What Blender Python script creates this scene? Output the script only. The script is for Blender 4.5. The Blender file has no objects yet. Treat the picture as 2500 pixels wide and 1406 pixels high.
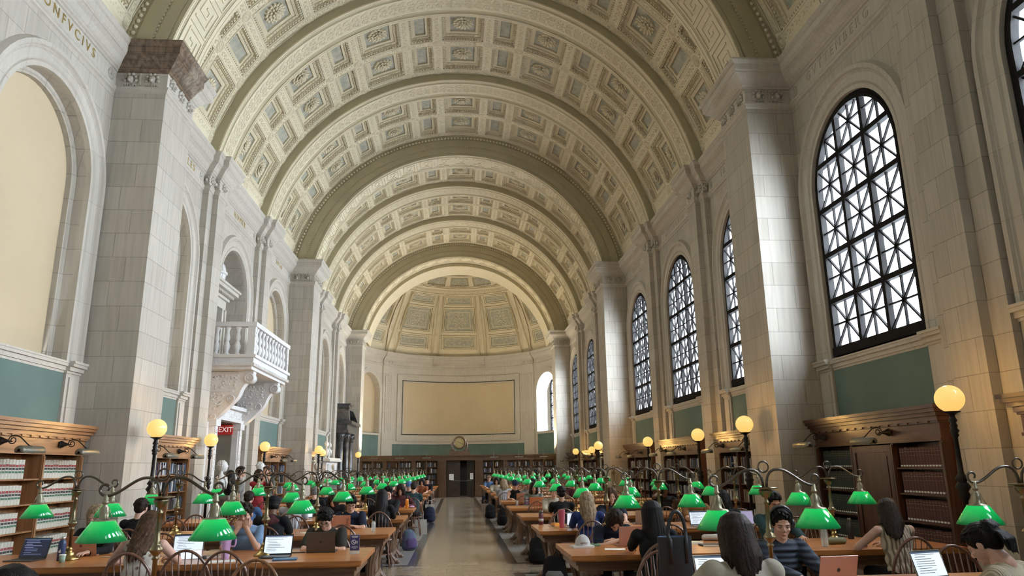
SKY = 9.0; EXPO = 2.5; GLOW = .175; BULB = 1.7; GLOBE = .17; GLOBE_W = 50; DOME_FILL = 20
import bpy, math, random
from mathutils import Matrix, Vector, noise
from math import sin, cos, pi, radians, sqrt, hypot, atan2
random.seed(7)
SC = bpy.context.scene
COL = SC.collection
# ------------------------------------------------------------------ materials
MATS = {}
class NT:
    def __init__(s, name):
        s.m = bpy.data.materials.new(name); s.m.use_nodes = True
        s.t = s.m.node_tree; s.n = s.t.nodes; s.b = s.n['Principled BSDF']; MATS[name] = s.m
    def nd(s, ty, **kw):
        o = s.n.new(ty)
        for k, v in kw.items():
            if k in o.inputs: o.inputs[k].default_value = v
            else: setattr(o, k, v)
        return o
    def ln(s, a, ao, b, bi): s.t.links.new(a.outputs[ao], b.inputs[bi])
def rgb(c): return (c[0], c[1], c[2], 1)
def mat(name, col, rough=.6, metal=0, var=.0, scale=4, bump=0, bscale=30, col2=None, spec=.5, coat=0, stretch=(1,1,1), emit=None, es=0, detail=3, noemit=False):
    """plain surface with noise mottling between two colours and an optional noise bump"""
    t = NT(name); b = t.b
    b.inputs['Roughness'].default_value = rough; b.inputs['Metallic'].default_value = metal
    b.inputs['Specular IOR Level'].default_value = spec
    if coat: b.inputs['Coat Weight'].default_value = coat; b.inputs['Coat Roughness'].default_value = .12
    tc = t.nd('ShaderNodeTexCoord'); mp = t.nd('ShaderNodeMapping'); mp.inputs['Scale'].default_value = stretch
    t.ln(tc, 'Object', mp, 'Vector')
    c2 = col2 or tuple(max(0, x*(1-var)) for x in col)
    nz = t.nd('ShaderNodeTexNoise', Scale=scale, Detail=detail); t.ln(mp, 'Vector', nz, 'Vector')
    rp = t.nd('ShaderNodeValToRGB'); rp.color_ramp.elements[0].position = .35; rp.color_ramp.elements[1].position = .68
    rp.color_ramp.elements[0].color = rgb(c2); rp.color_ramp.elements[1].color = rgb(col)
    t.ln(nz, 'Fac', rp, 'Fac'); t.ln(rp, 'Color', b, 'Base Color')
    if bump:
        n2 = t.nd('ShaderNodeTexNoise', Scale=bscale, Detail=2); t.ln(mp, 'Vector', n2, 'Vector')
        bp = t.nd('ShaderNodeBump', Strength=bump, Distance=.01); t.ln(n2, 'Fac', bp, 'Height'); t.ln(bp, 'Normal', b, 'Normal')
    if emit:
        b.inputs['Emission Color'].default_value = rgb(emit); b.inputs['Emission Strength'].default_value = es
        if noemit: t.m.cycles.emission_sampling = 'NONE'
    return t.m
def stone(name, c1, c2, joint, bw=.95, bh=.45, stain=(.42,.30,.18), ss=.25, streak=.35):
    """ashlar: blocks with fine joints, cloudy tone per block, vertical tool marks and patchy brown staining"""
    t = NT(name); b = t.b; b.inputs['Roughness'].default_value = .62; b.inputs['Specular IOR Level'].default_value = .3
    g = t.nd('ShaderNodeNewGeometry'); sp = t.nd('ShaderNodeSeparateXYZ'); t.ln(g, 'Position', sp, 'Vector')
    ad = t.nd('ShaderNodeMath', operation='ADD'); t.ln(sp, 'X', ad, 0); t.ln(sp, 'Y', ad, 1)
    cb = t.nd('ShaderNodeCombineXYZ'); t.ln(ad, 0, cb, 'X'); t.ln(sp, 'Z', cb, 'Y')
    br = t.nd('ShaderNodeTexBrick'); br.offset = .37; br.offset_frequency = 2; t.ln(cb, 'Vector', br, 'Vector')
    for k, v in dict(Scale=1, Bias=0).items(): br.inputs[k].default_value = v
    br.inputs['Mortar Size'].default_value = .005; br.inputs['Mortar Smooth'].default_value = .3
    br.inputs['Brick Width'].default_value = bw; br.inputs['Row Height'].default_value = bh
    br.inputs['Color1'].default_value = rgb(c1); br.inputs['Color2'].default_value = rgb(c2); br.inputs['Mortar'].default_value = rgb(joint)
    n1 = t.nd('ShaderNodeTexNoise', Scale=.9, Detail=4); t.ln(g, 'Position', n1, 'Vector')
    r1 = t.nd('ShaderNodeValToRGB'); r1.color_ramp.elements[0].position = .58; r1.color_ramp.elements[1].position = .8
    r1.color_ramp.elements[0].color = (0,0,0,1); r1.color_ramp.elements[1].color = (1,1,1,1); t.ln(n1, 'Fac', r1, 'Fac')
    ml = t.nd('ShaderNodeMath', operation='MULTIPLY'); ml.inputs[1].default_value = ss; t.ln(r1, 'Color', ml, 0)
    mx = t.nd('ShaderNodeMixRGB', blend_type='MIX'); mx.inputs['Color2'].default_value = rgb(stain)
    t.ln(ml, 0, mx, 'Fac'); t.ln(br, 'Color', mx, 'Color1')
    mp = t.nd('ShaderNodeMapping'); mp.inputs['Scale'].default_value = (14, 14, 1.1); t.ln(g, 'Position', mp, 'Vector')
    n2 = t.nd('ShaderNodeTexNoise', Scale=1, Detail=3); t.ln(mp, 'Vector', n2, 'Vector')
    r2 = t.nd('ShaderNodeValToRGB'); r2.color_ramp.elements[0].position = .38; r2.color_ramp.elements[1].position = .62
    r2.color_ramp.elements[0].color = (1-streak*.6,)*3+(1,); r2.color_ramp.elements[1].color = (1,1,1,1); t.ln(n2, 'Fac', r2, 'Fac')
    m2 = t.nd('ShaderNodeMixRGB', blend_type='MULTIPLY'); m2.inputs['Fac'].default_value = 1
    t.ln(mx, 'Color', m2, 'Color1'); t.ln(r2, 'Color', m2, 'Color2'); t.ln(m2, 'Color', b, 'Base Color')
    bp = t.nd('ShaderNodeBump', Strength=.5, Distance=.012); t.ln(br, 'Fac', bp, 'Height'); bp.invert = True
    t.ln(bp, 'Normal', b, 'Normal')
    return t.m
def wood(name, c1, c2, rough=.35, axis='X', scale=3, coat=.3, ring=14, gl=False):
    t = NT(name); b = t.b; b.inputs['Roughness'].default_value = rough; b.inputs['Coat Weight'].default_value = coat
    b.inputs['Coat Roughness'].default_value = .15
    if gl: tc = t.nd('ShaderNodeNewGeometry'); src = 'Position'
    else: tc = t.nd('ShaderNodeTexCoord'); src = 'Object'
    mp = t.nd('ShaderNodeMapping'); mp.inputs['Scale'].default_value = {'X': (.35, 6, 6), 'Y': (6, .35, 6), 'Z': (6, 6, .35)}[axis]
    t.ln(tc, src, mp, 'Vector')
    nz = t.nd('ShaderNodeTexNoise', Scale=scale, Detail=6, Distortion=1.2); t.ln(mp, 'Vector', nz, 'Vector')
    rp = t.nd('ShaderNodeValToRGB'); rp.color_ramp.elements[0].position = .36; rp.color_ramp.elements[1].position = .66
    rp.color_ramp.elements[0].color = rgb(c2); rp.color_ramp.elements[1].color = rgb(c1)
    t.ln(nz, 'Fac', rp, 'Fac'); t.ln(rp, 'Color', b, 'Base Color')
    bp = t.nd('ShaderNodeBump', Strength=.08, Distance=.005); t.ln(nz, 'Fac', bp, 'Height'); t.ln(bp, 'Normal', b, 'Normal')
    return t.m
# ------------------------------------------------------------------ mesh builder
class MB:
    def __init__(s): s.v = []; s.f = []; s.mi = []; s.sm = []; s.M = None; s.fn = None; s.m = 0; s.smooth = False
    def P(s, p):
        p = Vector(p)
        if s.M is not None: p = s.M @ p
        if s.fn: p = Vector(s.fn(p))
        s.v.append((p.x, p.y, p.z)); return len(s.v)-1
    def F(s, idx, sm=None): s.f.append(tuple(idx)); s.mi.append(s.m); s.sm.append(s.smooth if sm is None else sm)
    def poly(s, pts): s.F([s.P(p) for p in pts], False)
    def box(s, a, b, taper=None, bot=True):
        x0,y0,z0 = a; x1,y1,z1 = b; t = taper or (0,0)
        i = [s.P(p) for p in ((x0,y0,z0),(x1,y0,z0),(x1,y1,z0),(x0,y1,z0),(x0+t[0],y0+t[1],z1),(x1-t[0],y0+t[1],z1),(x1-t[0],y1-t[1],z1),(x0+t[0],y1-t[1],z1))]
        for q in ((0,1,5,4),(1,2,6,5),(2,3,7,6),(3,0,4,7),(4,5,6,7)): s.F([i[k] for k in q], False)
        if bot: s.F([i[3],i[2],i[1],i[0]], False)
    def rings(s, rings, close=True, caps=(True,True), sm=True):
        """rings: list of equal-length lists of points"""
        ids = [[s.P(p) for p in r] for r in rings]; n = len(ids[0])
        for a, b in zip(ids, ids[1:]):
            for k in range(n if close else n-1): s.F((a[k], a[(k+1)%n], b[(k+1)%n], b[k]), sm)
        if close and caps[0]: s.F(ids[0][::-1], False)
        if close and caps[1]: s.F(ids[-1], False)
    def lathe(s, prof, c=(0,0,0), n=16, sm=True, caps=(True,True), sq=False):
        rot = pi/n if sq else 0
        s.rings([[(c[0]+r*cos(2*pi*k/n+rot), c[1]+r*sin(2*pi*k/n+rot), c[2]+z) for k in range(n)] for r, z in prof], sm=sm, caps=caps)
    def tube(s, pts, r, n=8, caps=True, flat=1.0, closed=False):
        pts = [Vector(p) for p in pts]; R = r if hasattr(r, '__len__') else [r]*len(pts)
        L = len(pts); out = []; up = None
        for i, p in enumerate(pts):
            if closed: d = pts[(i+1)%L]-pts[i-1]
            else: d = pts[min(i+1, L-1)]-pts[max(i-1, 0)]
            if d.length < 1e-9: d = Vector((0,0,1))
            d.normalize()
            if up is None: up = Vector((0,1,0)) if abs(d.y) < .9 else Vector((1,0,0))
            a = d.cross(up)
            if a.length < 1e-5: a = d.orthogonal()
            a.normalize(); b = a.cross(d).normalized(); up = b
            out.append([p + a*(R[i]*cos(2*pi*k/n)) + b*(R[i]*flat*sin(2*pi*k/n)) for k in range(n)])
        if closed: out.append(out[0])
        s.rings(out, caps=(caps and not closed,)*2)
    def ell(s, c, r, n=10, m=6, half=False, q=None):
        """ellipsoid; half: upper half only; q: rotation matrix"""
        r = r if hasattr(r, '__len__') else (r,)*3; c = Vector(c)
        rings = []
        lo = 0 if half else -pi/2
        top = None
        a = [lo+(pi/2-lo)*j/m for j in range(m+1)]
        ids = []
        for j, t in enumerate(a):
            if abs(abs(t)-pi/2) < 1e-6:
                p = Vector((0,0,r[2]*sin(t))); p = (q @ p if q else p) + c; ids.append([s.P(p)])
            else:
                row = []
                for k in range(n):
                    p = Vector((r[0]*cos(t)*cos(2*pi*k/n), r[1]*cos(t)*sin(2*pi*k/n), r[2]*sin(t)))
                    row.append(s.P((q @ p if q else p) + c))
                ids.append(row)
        for A, B in zip(ids, ids[1:]):
            for k in range(n):
                if len(A) == 1: s.F((A[0], B[(k+1)%n], B[k]), True)
                elif len(B) == 1: s.F((A[k], A[(k+1)%n], B[0]), True)
                else: s.F((A[k], A[(k+1)%n], B[(k+1)%n], B[k]), True)
    def torus(s, c, R, r, n=20, m=6, ax='Z', a0=0, a1=2*pi):
        full = abs(a1-a0-2*pi) < 1e-6; pts = []
        for k in range(n if full else n+1):
            t = a0+(a1-a0)*k/n
            p = {'Z': (R*cos(t), R*sin(t), 0), 'Y': (R*cos(t), 0, R*sin(t)), 'X': (0, R*cos(t), R*sin(t))}[ax]
            pts.append(Vector(c)+Vector(p))
        s.tube(pts, r, m, closed=full)
    def sweep(s, path, prof, closed=False, sm=False, mode='plan'):
        """path of 2D points with mitred corners, prof of (offset to the left of travel, third coordinate)."""
        n = len(path); rows = []
        for i in range(n):
            p = Vector(path[i]); a = Vector(path[i-1]) if (i > 0 or closed) else None; b = Vector(path[(i+1)%n]) if (i < n-1 or closed) else None
            d1 = (p-a).normalized() if a is not None else None; d2 = (b-p).normalized() if b is not None else None
            if d1 is None: d1 = d2
            if d2 is None: d2 = d1
            n1 = Vector((-d1.y, d1.x)); n2 = Vector((-d2.y, d2.x)); m_ = n1+n2
            if m_.length < 1e-6: m_ = n1
            m_.normalize(); k = 1/max(.3, m_.dot(n1))
            rows.append([(p.x+m_.x*k*o, p.y+m_.y*k*o, z) for o, z in prof])
        if mode == 'plan': conv = lambda q: q
        else: conv = mode
        rows = [[conv(q) for q in r] for r in rows]
        if closed: rows.append(rows[0])
        ids = [[s.P(q) for q in r] for r in rows]
        for A, B in zip(ids, ids[1:]):
            for k in range(len(prof)-1): s.F((A[k], A[k+1], B[k+1], B[k]), sm)
        if not closed and len(prof) > 2:
            s.F(ids[0], False); s.F(ids[-1][::-1], False)
    def mesh(s, name, mats):
        me = bpy.data.meshes.new(name); me.from_pydata(s.v, [], s.f)
        for m in (mats if isinstance(mats, (list, tuple)) else [mats]): me.materials.append(MATS[m] if isinstance(m, str) else m)
        me.polygons.foreach_set('material_index', s.mi); me.polygons.foreach_set('use_smooth', s.sm); me.update()
        return me
    def build(s, name, mats, parent=None, loc=(0,0,0), rz=0, **kw):
        return link(name, s.mesh(name, mats), parent, loc, rz, **kw)
def link(name, me, parent=None, loc=(0,0,0), rz=0, label=None, cat=None, group=None, kind=None, rot=None, scale=None):
    o = bpy.data.objects.new(name, me); COL.objects.link(o); o.location = loc; o.rotation_euler = rot or (0,0,rz)
    if scale: o.scale = scale
    if parent: o.parent = parent
    tag(o, label, cat, group, kind); return o
def tag(o, label=None, cat=None, group=None, kind=None):
    for k, v in (('label', label), ('category', cat), ('group', group), ('kind', kind)):
        if v: o[k] = v
    return o
def copy_tree(o, parent=None):
    c = o.copy(); COL.objects.link(c)
    if parent: c.parent = parent
    for ch in list(o.children): copy_tree(ch, c)
    return c
def inst(o, loc, rz=0, label=None, group=None, s=None, rx=None):
    c = copy_tree(o); c.location = loc; c.rotation_euler = (rx or 0, 0, rz)
    if s: c.scale = s
    if label: c['label'] = label
    if group: c['group'] = group
    return c
def dead(o):
    for ch in list(o.children): dead(ch)
    bpy.data.objects.remove(o)
def T(x=0,y=0,z=0): return Matrix.Translation((x,y,z))
def RZ(a): return Matrix.Rotation(a,4,'Z')
def RX(a): return Matrix.Rotation(a,4,'X')
def RY(a): return Matrix.Rotation(a,4,'Y')
def text_obj(txt, size, name, m, parent=None, mtx=None, ext=.01, align='CENTER', sp=1, kind=None):
    cu = bpy.data.curves.new(name, 'FONT'); cu.body = txt; cu.size = size; cu.extrude = ext; cu.align_x = align; cu.align_y = 'CENTER'; cu.space_character = sp
    cu.resolution_u = 2
    o = bpy.data.objects.new(name, cu); COL.objects.link(o)
    me = bpy.data.meshes.new_from_object(o.evaluated_get(bpy.context.evaluated_depsgraph_get()))
    bpy.data.objects.remove(o); me.materials.clear(); me.materials.append(MATS[m])
    o = link(name, me, kind=kind)
    if mtx is not None: o.matrix_world = mtx
    if parent: o.parent = parent; o.matrix_parent_inverse = Matrix()
    return o
# ------------------------------------------------------------------ palette
stone('limestone', (.525,.482,.415), (.46,.42,.357), (.30,.265,.22), bw=.63, bh=.45, streak=.2)
stone('trim_stone', (.565,.522,.455), (.52,.48,.415), (.42,.38,.32), bw=1.4, bh=.9, ss=.12, streak=.14)
stone('stained_stone', (.27,.195,.135), (.20,.145,.10), (.15,.10,.08), bw=.8, bh=.11, stain=(.50,.44,.35), ss=1, streak=.8)
stone('granite_out', (.62,.61,.60), (.52,.51,.50), (.35,.35,.35), bw=1.0, bh=.5, ss=.1)
mat('stucco', (.68,.60,.425), .75, var=.08, scale=2, bump=.25, bscale=60)
mat('stucco_light', (.74,.66,.48), .75, var=.06, scale=3)
mat('olive', (.47,.415,.27), .8, var=.10, scale=1.5)
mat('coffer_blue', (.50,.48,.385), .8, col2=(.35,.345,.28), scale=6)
mat('cream_paint', (.57,.46,.305), .85, var=.07, scale=.7)
mat('green_paint', (.125,.195,.17), .75, var=.15, scale=1.2)
mat('gold', (.62,.46,.18), .35, metal=.8)
mat('gilt_faint', (.46,.41,.33), .5, metal=.2)
mat('marble_white', (.74,.72,.70), .45, var=.08, scale=5, bump=.5, bscale=28)
mat('marble_smooth', (.80,.79,.77), .35, var=.05, scale=4)
mat('marble_black', (.030,.032,.035), .18, col2=(.10,.10,.105), scale=3, detail=6)
mat('window_bronze', (.022,.021,.021), .9, var=.2, spec=.08)
mat('iron', (.022,.02,.019), .42, metal=.6)
mat('brass', (.42,.29,.12), .28, metal=1, var=.25, scale=8)
mat('brass_dull', (.27,.215,.135), .36, metal=1, var=.3, scale=9)
mat('bronze_arm', (.17,.15,.13), .36, metal=1, var=.2, scale=9)
mat('shade_holder', (.34,.31,.22), .42, metal=.7)
wood('oak_case', (.42,.21,.09), (.24,.11,.045), .42, 'Z', coat=.2, gl=True, scale=2); wood('oak_case_h', (.42,.21,.09), (.24,.11,.045), .42, 'Y', coat=.2, gl=True, scale=2); wood('mahogany_h', (.11,.042,.028), (.055,.022,.015), .38, 'Y', coat=.25, gl=True)
wood('mahogany', (.11,.042,.028), (.055,.022,.015), .38, 'Z', coat=.25, gl=True)  # same wood as the opposite cases, the window wall's shade put into its colour
wood('oak_screen', (.15,.082,.045), (.085,.042,.022), .45, 'Z', coat=.15, gl=True)
wood('table_oak', (.56,.21,.055), (.34,.12,.033), .34, 'X', coat=.18)
wood('table_dark', (.20,.105,.055), (.10,.05,.028), .4, 'Z', coat=.2)
wood('table_dark_h', (.22,.105,.05), (.11,.05,.027), .4, 'X', coat=.2)
wood('chair_wood', (.20,.085,.048), (.11,.045,.027), .33, 'Z', coat=.4)
wood('chair_amber', (.30,.145,.06), (.17,.07,.03), .33, 'Z', coat=.4)
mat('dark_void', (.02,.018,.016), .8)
mat('hall_wall', (.30,.26,.20), .8, var=.25, scale=1.5)
mat('door_dark', (.045,.028,.020), .5, var=.3)
# ================================================================== THE HALL
XW, XP, ZS, ZC, PY0, PD, L3 = 6.65, 5.70, 8.68, 9.58, 13.0, 1.35, 14.895
CZ, RV, RR, RA = 8.33, 6.78, 6.53, 5.87
BAY = L3/3
PIERS = [PY0+L3*k for k in (-1, 0, 1, 2)]
PILS = [PY0+PD/2+L3*k+BAY*j for k in (-1, 0, 1) for j in (1, 2)]
Y_BACK, Y_FRONT = -6.2, PIERS[3]+PD
APC, APR = 46.9, 6.65
PILS = [PY0+PD/2-L3-BAY*1]+PILS
PW = .65
ZSILL, ZSP, RO, RI = 3.42, 6.55, 1.82, 1.37        # window/niche arch
# floor -----------------------------------------------------------------
def tile_mat(name, c1, c2, j, bw, bh, rough=.12, vert=False, freq=2):
    t = NT(name); b = t.b; g = t.nd('ShaderNodeNewGeometry'); mp = t.nd('ShaderNodeMapping')
    if vert: mp.inputs['Rotation'].default_value = (0,0,pi/2)
    t.ln(g, 'Position', mp, 'Vector')
    br = t.nd('ShaderNodeTexBrick'); br.offset_frequency = freq; t.ln(mp, 'Vector', br, 'Vector'); br.inputs['Scale'].default_value = 1
    br.inputs['Mortar Size'].default_value = .004; br.inputs['Brick Width'].default_value = bw; br.inputs['Row Height'].default_value = bh
    br.inputs['Color1'].default_value = rgb(c1); br.inputs['Color2'].default_value = rgb(c2); br.inputs['Mortar'].default_value = rgb(j)
    nz = t.nd('ShaderNodeTexNoise', Scale=5, Detail=5, Distortion=2); t.ln(g, 'Position', nz, 'Vector')
    rp = t.nd('ShaderNodeValToRGB'); rp.color_ramp.elements[0].color = (.78,.76,.74,1); rp.color_ramp.elements[1].color = (1,1,1,1); rp.color_ramp.elements[1].position = .7
    t.ln(nz, 'Fac', rp, 'Fac'); m = t.nd('ShaderNodeMixRGB', blend_type='MULTIPLY'); m.inputs['Fac'].default_value = 1
    t.ln(br, 'Color', m, 'Color1'); t.ln(rp, 'Color', m, 'Color2'); t.ln(m, 'Color', b, 'Base Color')
    b.inputs['Roughness'].default_value = rough; b.inputs['Specular IOR Level'].default_value = .6
tile_mat('floor_aisle', (.44,.365,.275), (.36,.295,.215), (.18,.15,.12), .55, .42, .14)
tile_mat('floor_side', (.38,.37,.35), (.34,.33,.315), (.19,.18,.17), 1.2, 1.2, .2)
tile_mat('floor_strip', (.055,.055,.055), (.045,.046,.05), (.03,.03,.03), 1, 1, .18)
f = MB(); yb, ye = Y_BACK, 54.5
crossings = [(12.35+L3*k, 13.45+L3*k) for k in (-1, 0, 1, 2)]
f.m = 0; f.poly([(-.8,yb,0),(.8,yb,0),(.8,ye,0),(-.8,ye,0)])
cur = yb
for c0, c1 in crossings+[(ye, ye)]:
    for s in (-1, 1):
        a, b_ = sorted((s*.8, s*.965)); f.m = 2; f.poly([(a,cur,0),(b_,cur,0),(b_,c0,0),(a,c0,0)])
        if c1 < ye:
            e = 7.2; a2, b2 = sorted((s*.8, s*e)); f.m = 0; f.poly([(a2,c0,0),(b2,c0,0),(b2,c1,0),(a2,c1,0)])
        a, b_ = sorted((s*.965, s*7.2)); y0, y1 = cur, c0
        if cur > yb: f.m = 2; f.poly([(a,cur,0),(b_,cur,0),(b_,cur+.165,0),(a,cur+.165,0)]); y0 = cur+.165
        if c1 < ye: f.m = 2; f.poly([(a,c0-.165,0),(b_,c0-.165,0),(b_,c0,0),(a,c0,0)]); y1 = c0-.165
        f.m = 1; f.poly([(a,y0,0),(b_,y0,0),(b_,y1,0),(a,y1,0)])
    cur = c1
f.build('floor', ['floor_aisle','floor_side','floor_strip'], kind='structure')

# one bay of wall with its round-headed opening, in (y, z, inward) --------
def arch_path(yc, z0, zs, r, n=20):
    return [(yc-r, z0)]+[(yc-r*cos(pi*k/n), zs+r*sin(pi*k/n)) for k in range(n+1)]+[(yc+r, z0)]
def side_fn(s, X=XW): return lambda p: (s*(X-p[2]), p[0], p[1])     # p=(y,z,inward)
def wall_bay(mb, s, y0, y1, ztop, yc, r, z0, zs):
    mb.fn = side_fn(s); n = 20
    if s < 0 and 20 < yc < 22:     # exit doorway
        mb.poly([(y0,0,0),(yc-.95,0,0),(yc-.95,z0,0),(y0,z0,0)]); mb.poly([(yc+.95,0,0),(y1,0,0),(y1,z0,0),(yc+.95,z0,0)]); mb.poly([(yc-.95,2.97,0),(yc+.95,2.97,0),(yc+.95,z0,0),(yc-.95,z0,0)])
    else: mb.poly([(y0,0,0),(y1,0,0),(y1,z0,0),(y0,z0,0)])
    path = arch_path(yc, z0, zs, r, n)
    mb.poly([(y0,z0,0),(yc-r,z0,0),(yc-r,zs,0),(y0,zs,0)]); mb.poly([(yc+r,z0,0),(y1,z0,0),(y1,zs,0),(yc+r,zs,0)])
    arc = path[1:-1]
    for a, b in zip(arc, arc[1:]):
        ya = y0 if a is arc[0] else a[0]; yb_ = y1 if b is arc[-1] else b[0]
        mb.poly([(a[0],a[1],0),(b[0],b[1],0),(b[0],ztop,0),(a[0],ztop,0)])
    mb.poly([(y0,zs,0),(yc-r,zs,0),(yc-r,ztop,0),(y0,ztop,0)]); mb.poly([(yc+r,zs,0),(y1,zs,0),(y1,ztop,0),(yc+r,ztop,0)])
    mb.fn = None
def arch_sweep(mb, fn, yc, z0, zs, r, prof, n=24, sm=False):
    """prof: (radius outside r, inward projection)"""
    mb.fn = fn
    rows = []
    for k in range(-1, n+2):
        if k == -1: c, zz = -1, z0
        elif k == n+1: c, zz = 1, z0
        if k in (-1, n+1): rows.append([(yc+c*(r+o), zz, w) for o, w in prof])
        else:
            t = pi*k/n; rows.append([(yc-(r+o)*cos(t), zs+(r+o)*sin(t), w) for o, w in prof])
    ids = [[mb.P(q) for q in rr] for rr in rows]
    for A, B in zip(ids, ids[1:]):
        for k in range(len(prof)-1): mb.F((A[k], A[k+1], B[k+1], B[k]), sm)
    mb.fn = None
ARCHIVOLT = [(0,-.06),(0,.03),(.07,.03),(.085,.05),(.10,.03),(.12,.05),(.26,.05),(.28,.075),(.31,.06),(.33,.10),(.40,.10),(.43,.04),(.45,0)]
edges = []
marks = [(Y_BACK-1, Y_BACK)]+[(p-PW, p+PW) for p in PILS]+[(p, p+PD) for p in PIERS]
marks.sort()
BAYS = [(a[1], b[0]) for a, b in zip(marks, marks[1:])]      # clear wall between supports
def trim_group(s, y0, y1, mb):
    """sill, dado pilasters and panel rails below an opening"""
    yc = (y0+y1)/2; mb.fn = side_fn(s)
    for a, b in ((y0+.02, y1-.02),):
        for (z0, z1, w) in ((3.26,3.30,.03),(3.30,3.37,.07),(3.37,3.42,.13),(3.42,3.45,.15)): mb.box((a+.35,z0,-.30),(b-.35,z1,w*.6))
        for e in (yc-1.36-.24, yc+1.36+.24-.001):
            mb.box((e-.22,2.3,-.02),(e+.22,3.26,.05)); mb.box((e-.14,2.3,-.02),(e+.14,3.2,.075))
            for (z0, z1, w) in ((3.26,3.30,.07),(3.30,3.37,.11),(3.37,3.42,.16),(3.42,3.46,.18)): mb.box((e-.24,z0,-.02),(e+.24,z1,w))
    mb.fn = None
win_trim = {}
for s, side in ((-1, 'left'), (1, 'right')):
    w = MB()
    for i, (y0, y1) in enumerate(BAYS):
        yc = (y0+y1)/2
        wall_bay(w, s, y0-.3, y1+.3, ZC, yc, RI, ZSILL, ZSP)
        w.m = 1; w.fn = side_fn(s)
        (s < 0 and 20 < yc < 22) or w.poly([(yc-1.36,2.2,.012),(yc+1.36,2.2,.012),(yc+1.36,3.27,.012),(yc-1.36,3.27,.012)]); w.fn = None; w.m = 0
    w.build('wall_'+side, ['limestone','green_paint'], kind='structure')
    t = MB()
    for i, (y0, y1) in enumerate(BAYS):
        yc = (y0+y1)/2
        arch_sweep(t, side_fn(s), yc, ZSILL, ZSP, RI, ARCHIVOLT)
        if not (s < 0 and 20 < yc < 22): trim_group(s, y0, y1, t)
    t.build('trim_1' if s < 0 else 'trim_2', ['trim_stone'], kind='structure')
# left wall blind niches: reveal, inner moulding, painted panel -----------
n_ = MB()
for y0, y1 in BAYS:
    yc = (y0+y1)/2; door = 20 < yc < 22
    d = .62 if door else .34
    n_.m = 0; arch_sweep(n_, side_fn(-1), yc, ZSILL, ZSP, RI, [(0,-.06),(0,-d)])
    if not door:
        arch_sweep(n_, side_fn(-1), yc, ZSILL, ZSP, RI, [(0,-.22),(-.05,-.22),(-.07,-.25),(-.10,-.25),(-.10,-d-.02)])
    n_.m = 0 if door else 1
    pth = arch_path(yc, ZSILL, ZSP, RI, 20); n_.fn = side_fn(-1)
    if door:   # left open for the balcony doorway
        dw, dz = .62, 6.35
        n_.poly([(yc-RI,5.7,-d),(yc-dw,5.7,-d),(yc-dw,dz,-d),(yc-RI,dz,-d)]); n_.poly([(yc+dw,ZSILL,-d),(yc+RI,ZSILL,-d),(yc+RI,dz,-d),(yc+dw,dz,-d)])
        n_.poly([(yc-RI,ZSILL,-d),(yc-dw,ZSILL,-d),(yc-dw,5.7,-d),(yc-RI,5.7,-d)])
        n_.F([n_.P((a,max(b,dz),-d)) for a, b in pth[1:-1]])
        n_.poly([(yc-RI,dz,-d),(yc+RI,dz,-d),(yc+RI,ZSP,-d),(yc-RI,ZSP,-d)])
    else: n_.F([n_.P((a,b,-d)) for a, b in pth])
    n_.fn = None
n_.build('wall_left', ['limestone','cream_paint'], kind='structure')
# piers and pilasters ----------------------------------------------------
def plan_side(s):
    """plan of one side as seen along y, including every break"""
    pts = []; ev = [(p, 'P') for p in PIERS]+[(p-PW, 'Q') for p in PILS]; ev.sort()
    pts.append((XW, Y_BACK-.5))
    for y, k in ev:
        if k == 'P': pts += [(XW,y),(XP,y),(XP,y+PD),(XW,y+PD)]
        else: pts += [(XW,y),(XW-.15,y),(XW-.15,y+.33),(XW-.29,y+.33),(XW-.29,y+.97),(XW-.15,y+.97),(XW-.15,y+1.3),(XW,y+1.3)]
    pts.append((XW, APC))
    return [(s*x, y) for x, y in pts]
p_ = MB()
for s in (-1, 1):
    for y in PIERS:
        a, b = sorted((s*XP, s*(XW+.02))); p_.box((a,y,0),(b,y+PD,ZC-.01))
        a, b = sorted((s*(XP-.04), s*(XW+.02))); p_.box((a,y-.04,0),(b,y+PD+.04,.28)); 
    for y in PILS:
        a, b = sorted((s*(XW-.15), s*(XW+.02))); p_.box((a,y-PW,0),(b,y+PW,ZC-.01))
        a, b = sorted((s*(XW-.29), s*(XW+.02))); p_.box((a,y-.32,0),(b,y+.32,ZC-.01))
p_.build('wall_pier', ['limestone'], kind='structure')
ENT = [(0,8.64),(.035,8.66),(.035,8.70),(.06,8.72),(.06,8.755),(.03,8.77),(.015,8.78),(.015,9.06),(.05,9.07),(.05,9.10),(.09,9.12),(.09,9.145),(.12,9.17),(.18,9.25),(.245,9.30),(.27,9.31),(.27,9.33),(.29,9.345),(.30,9.36),(.30,9.48),(.33,9.50),(.36,9.54),(.36,9.58),(-.3,9.60)]
e_ = MB()
for s in (-1, 1):
    e_.sweep(plan_side(s), ENT if s > 0 else [(-o, z) for o, z in ENT])
for k in range(0): pass
def lion(mb, M, sc=1):
    """carved mask: face, mane curls and bib"""
    old = mb.M; mb.M = M @ Matrix.Scale(sc*1.2, 4)
    mb.ell((0,.02,.0),(.05,.05,.065),8,5); mb.ell((0,.06,-.03),(.028,.035,.03),6,4)
    for dx, dz in ((-.075,.05),(.075,.05),(-.085,-.02),(.085,-.02),(-.03,.085),(.03,.085)): mb.ell((dx,.012,dz),(.032,.03,.032),6,4)
    for dx in (-.08,-.04,0,.04,.08): mb.ell((dx,.01,-.10),(.022,.02,.02),6,3)
    mb.M = old
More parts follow.
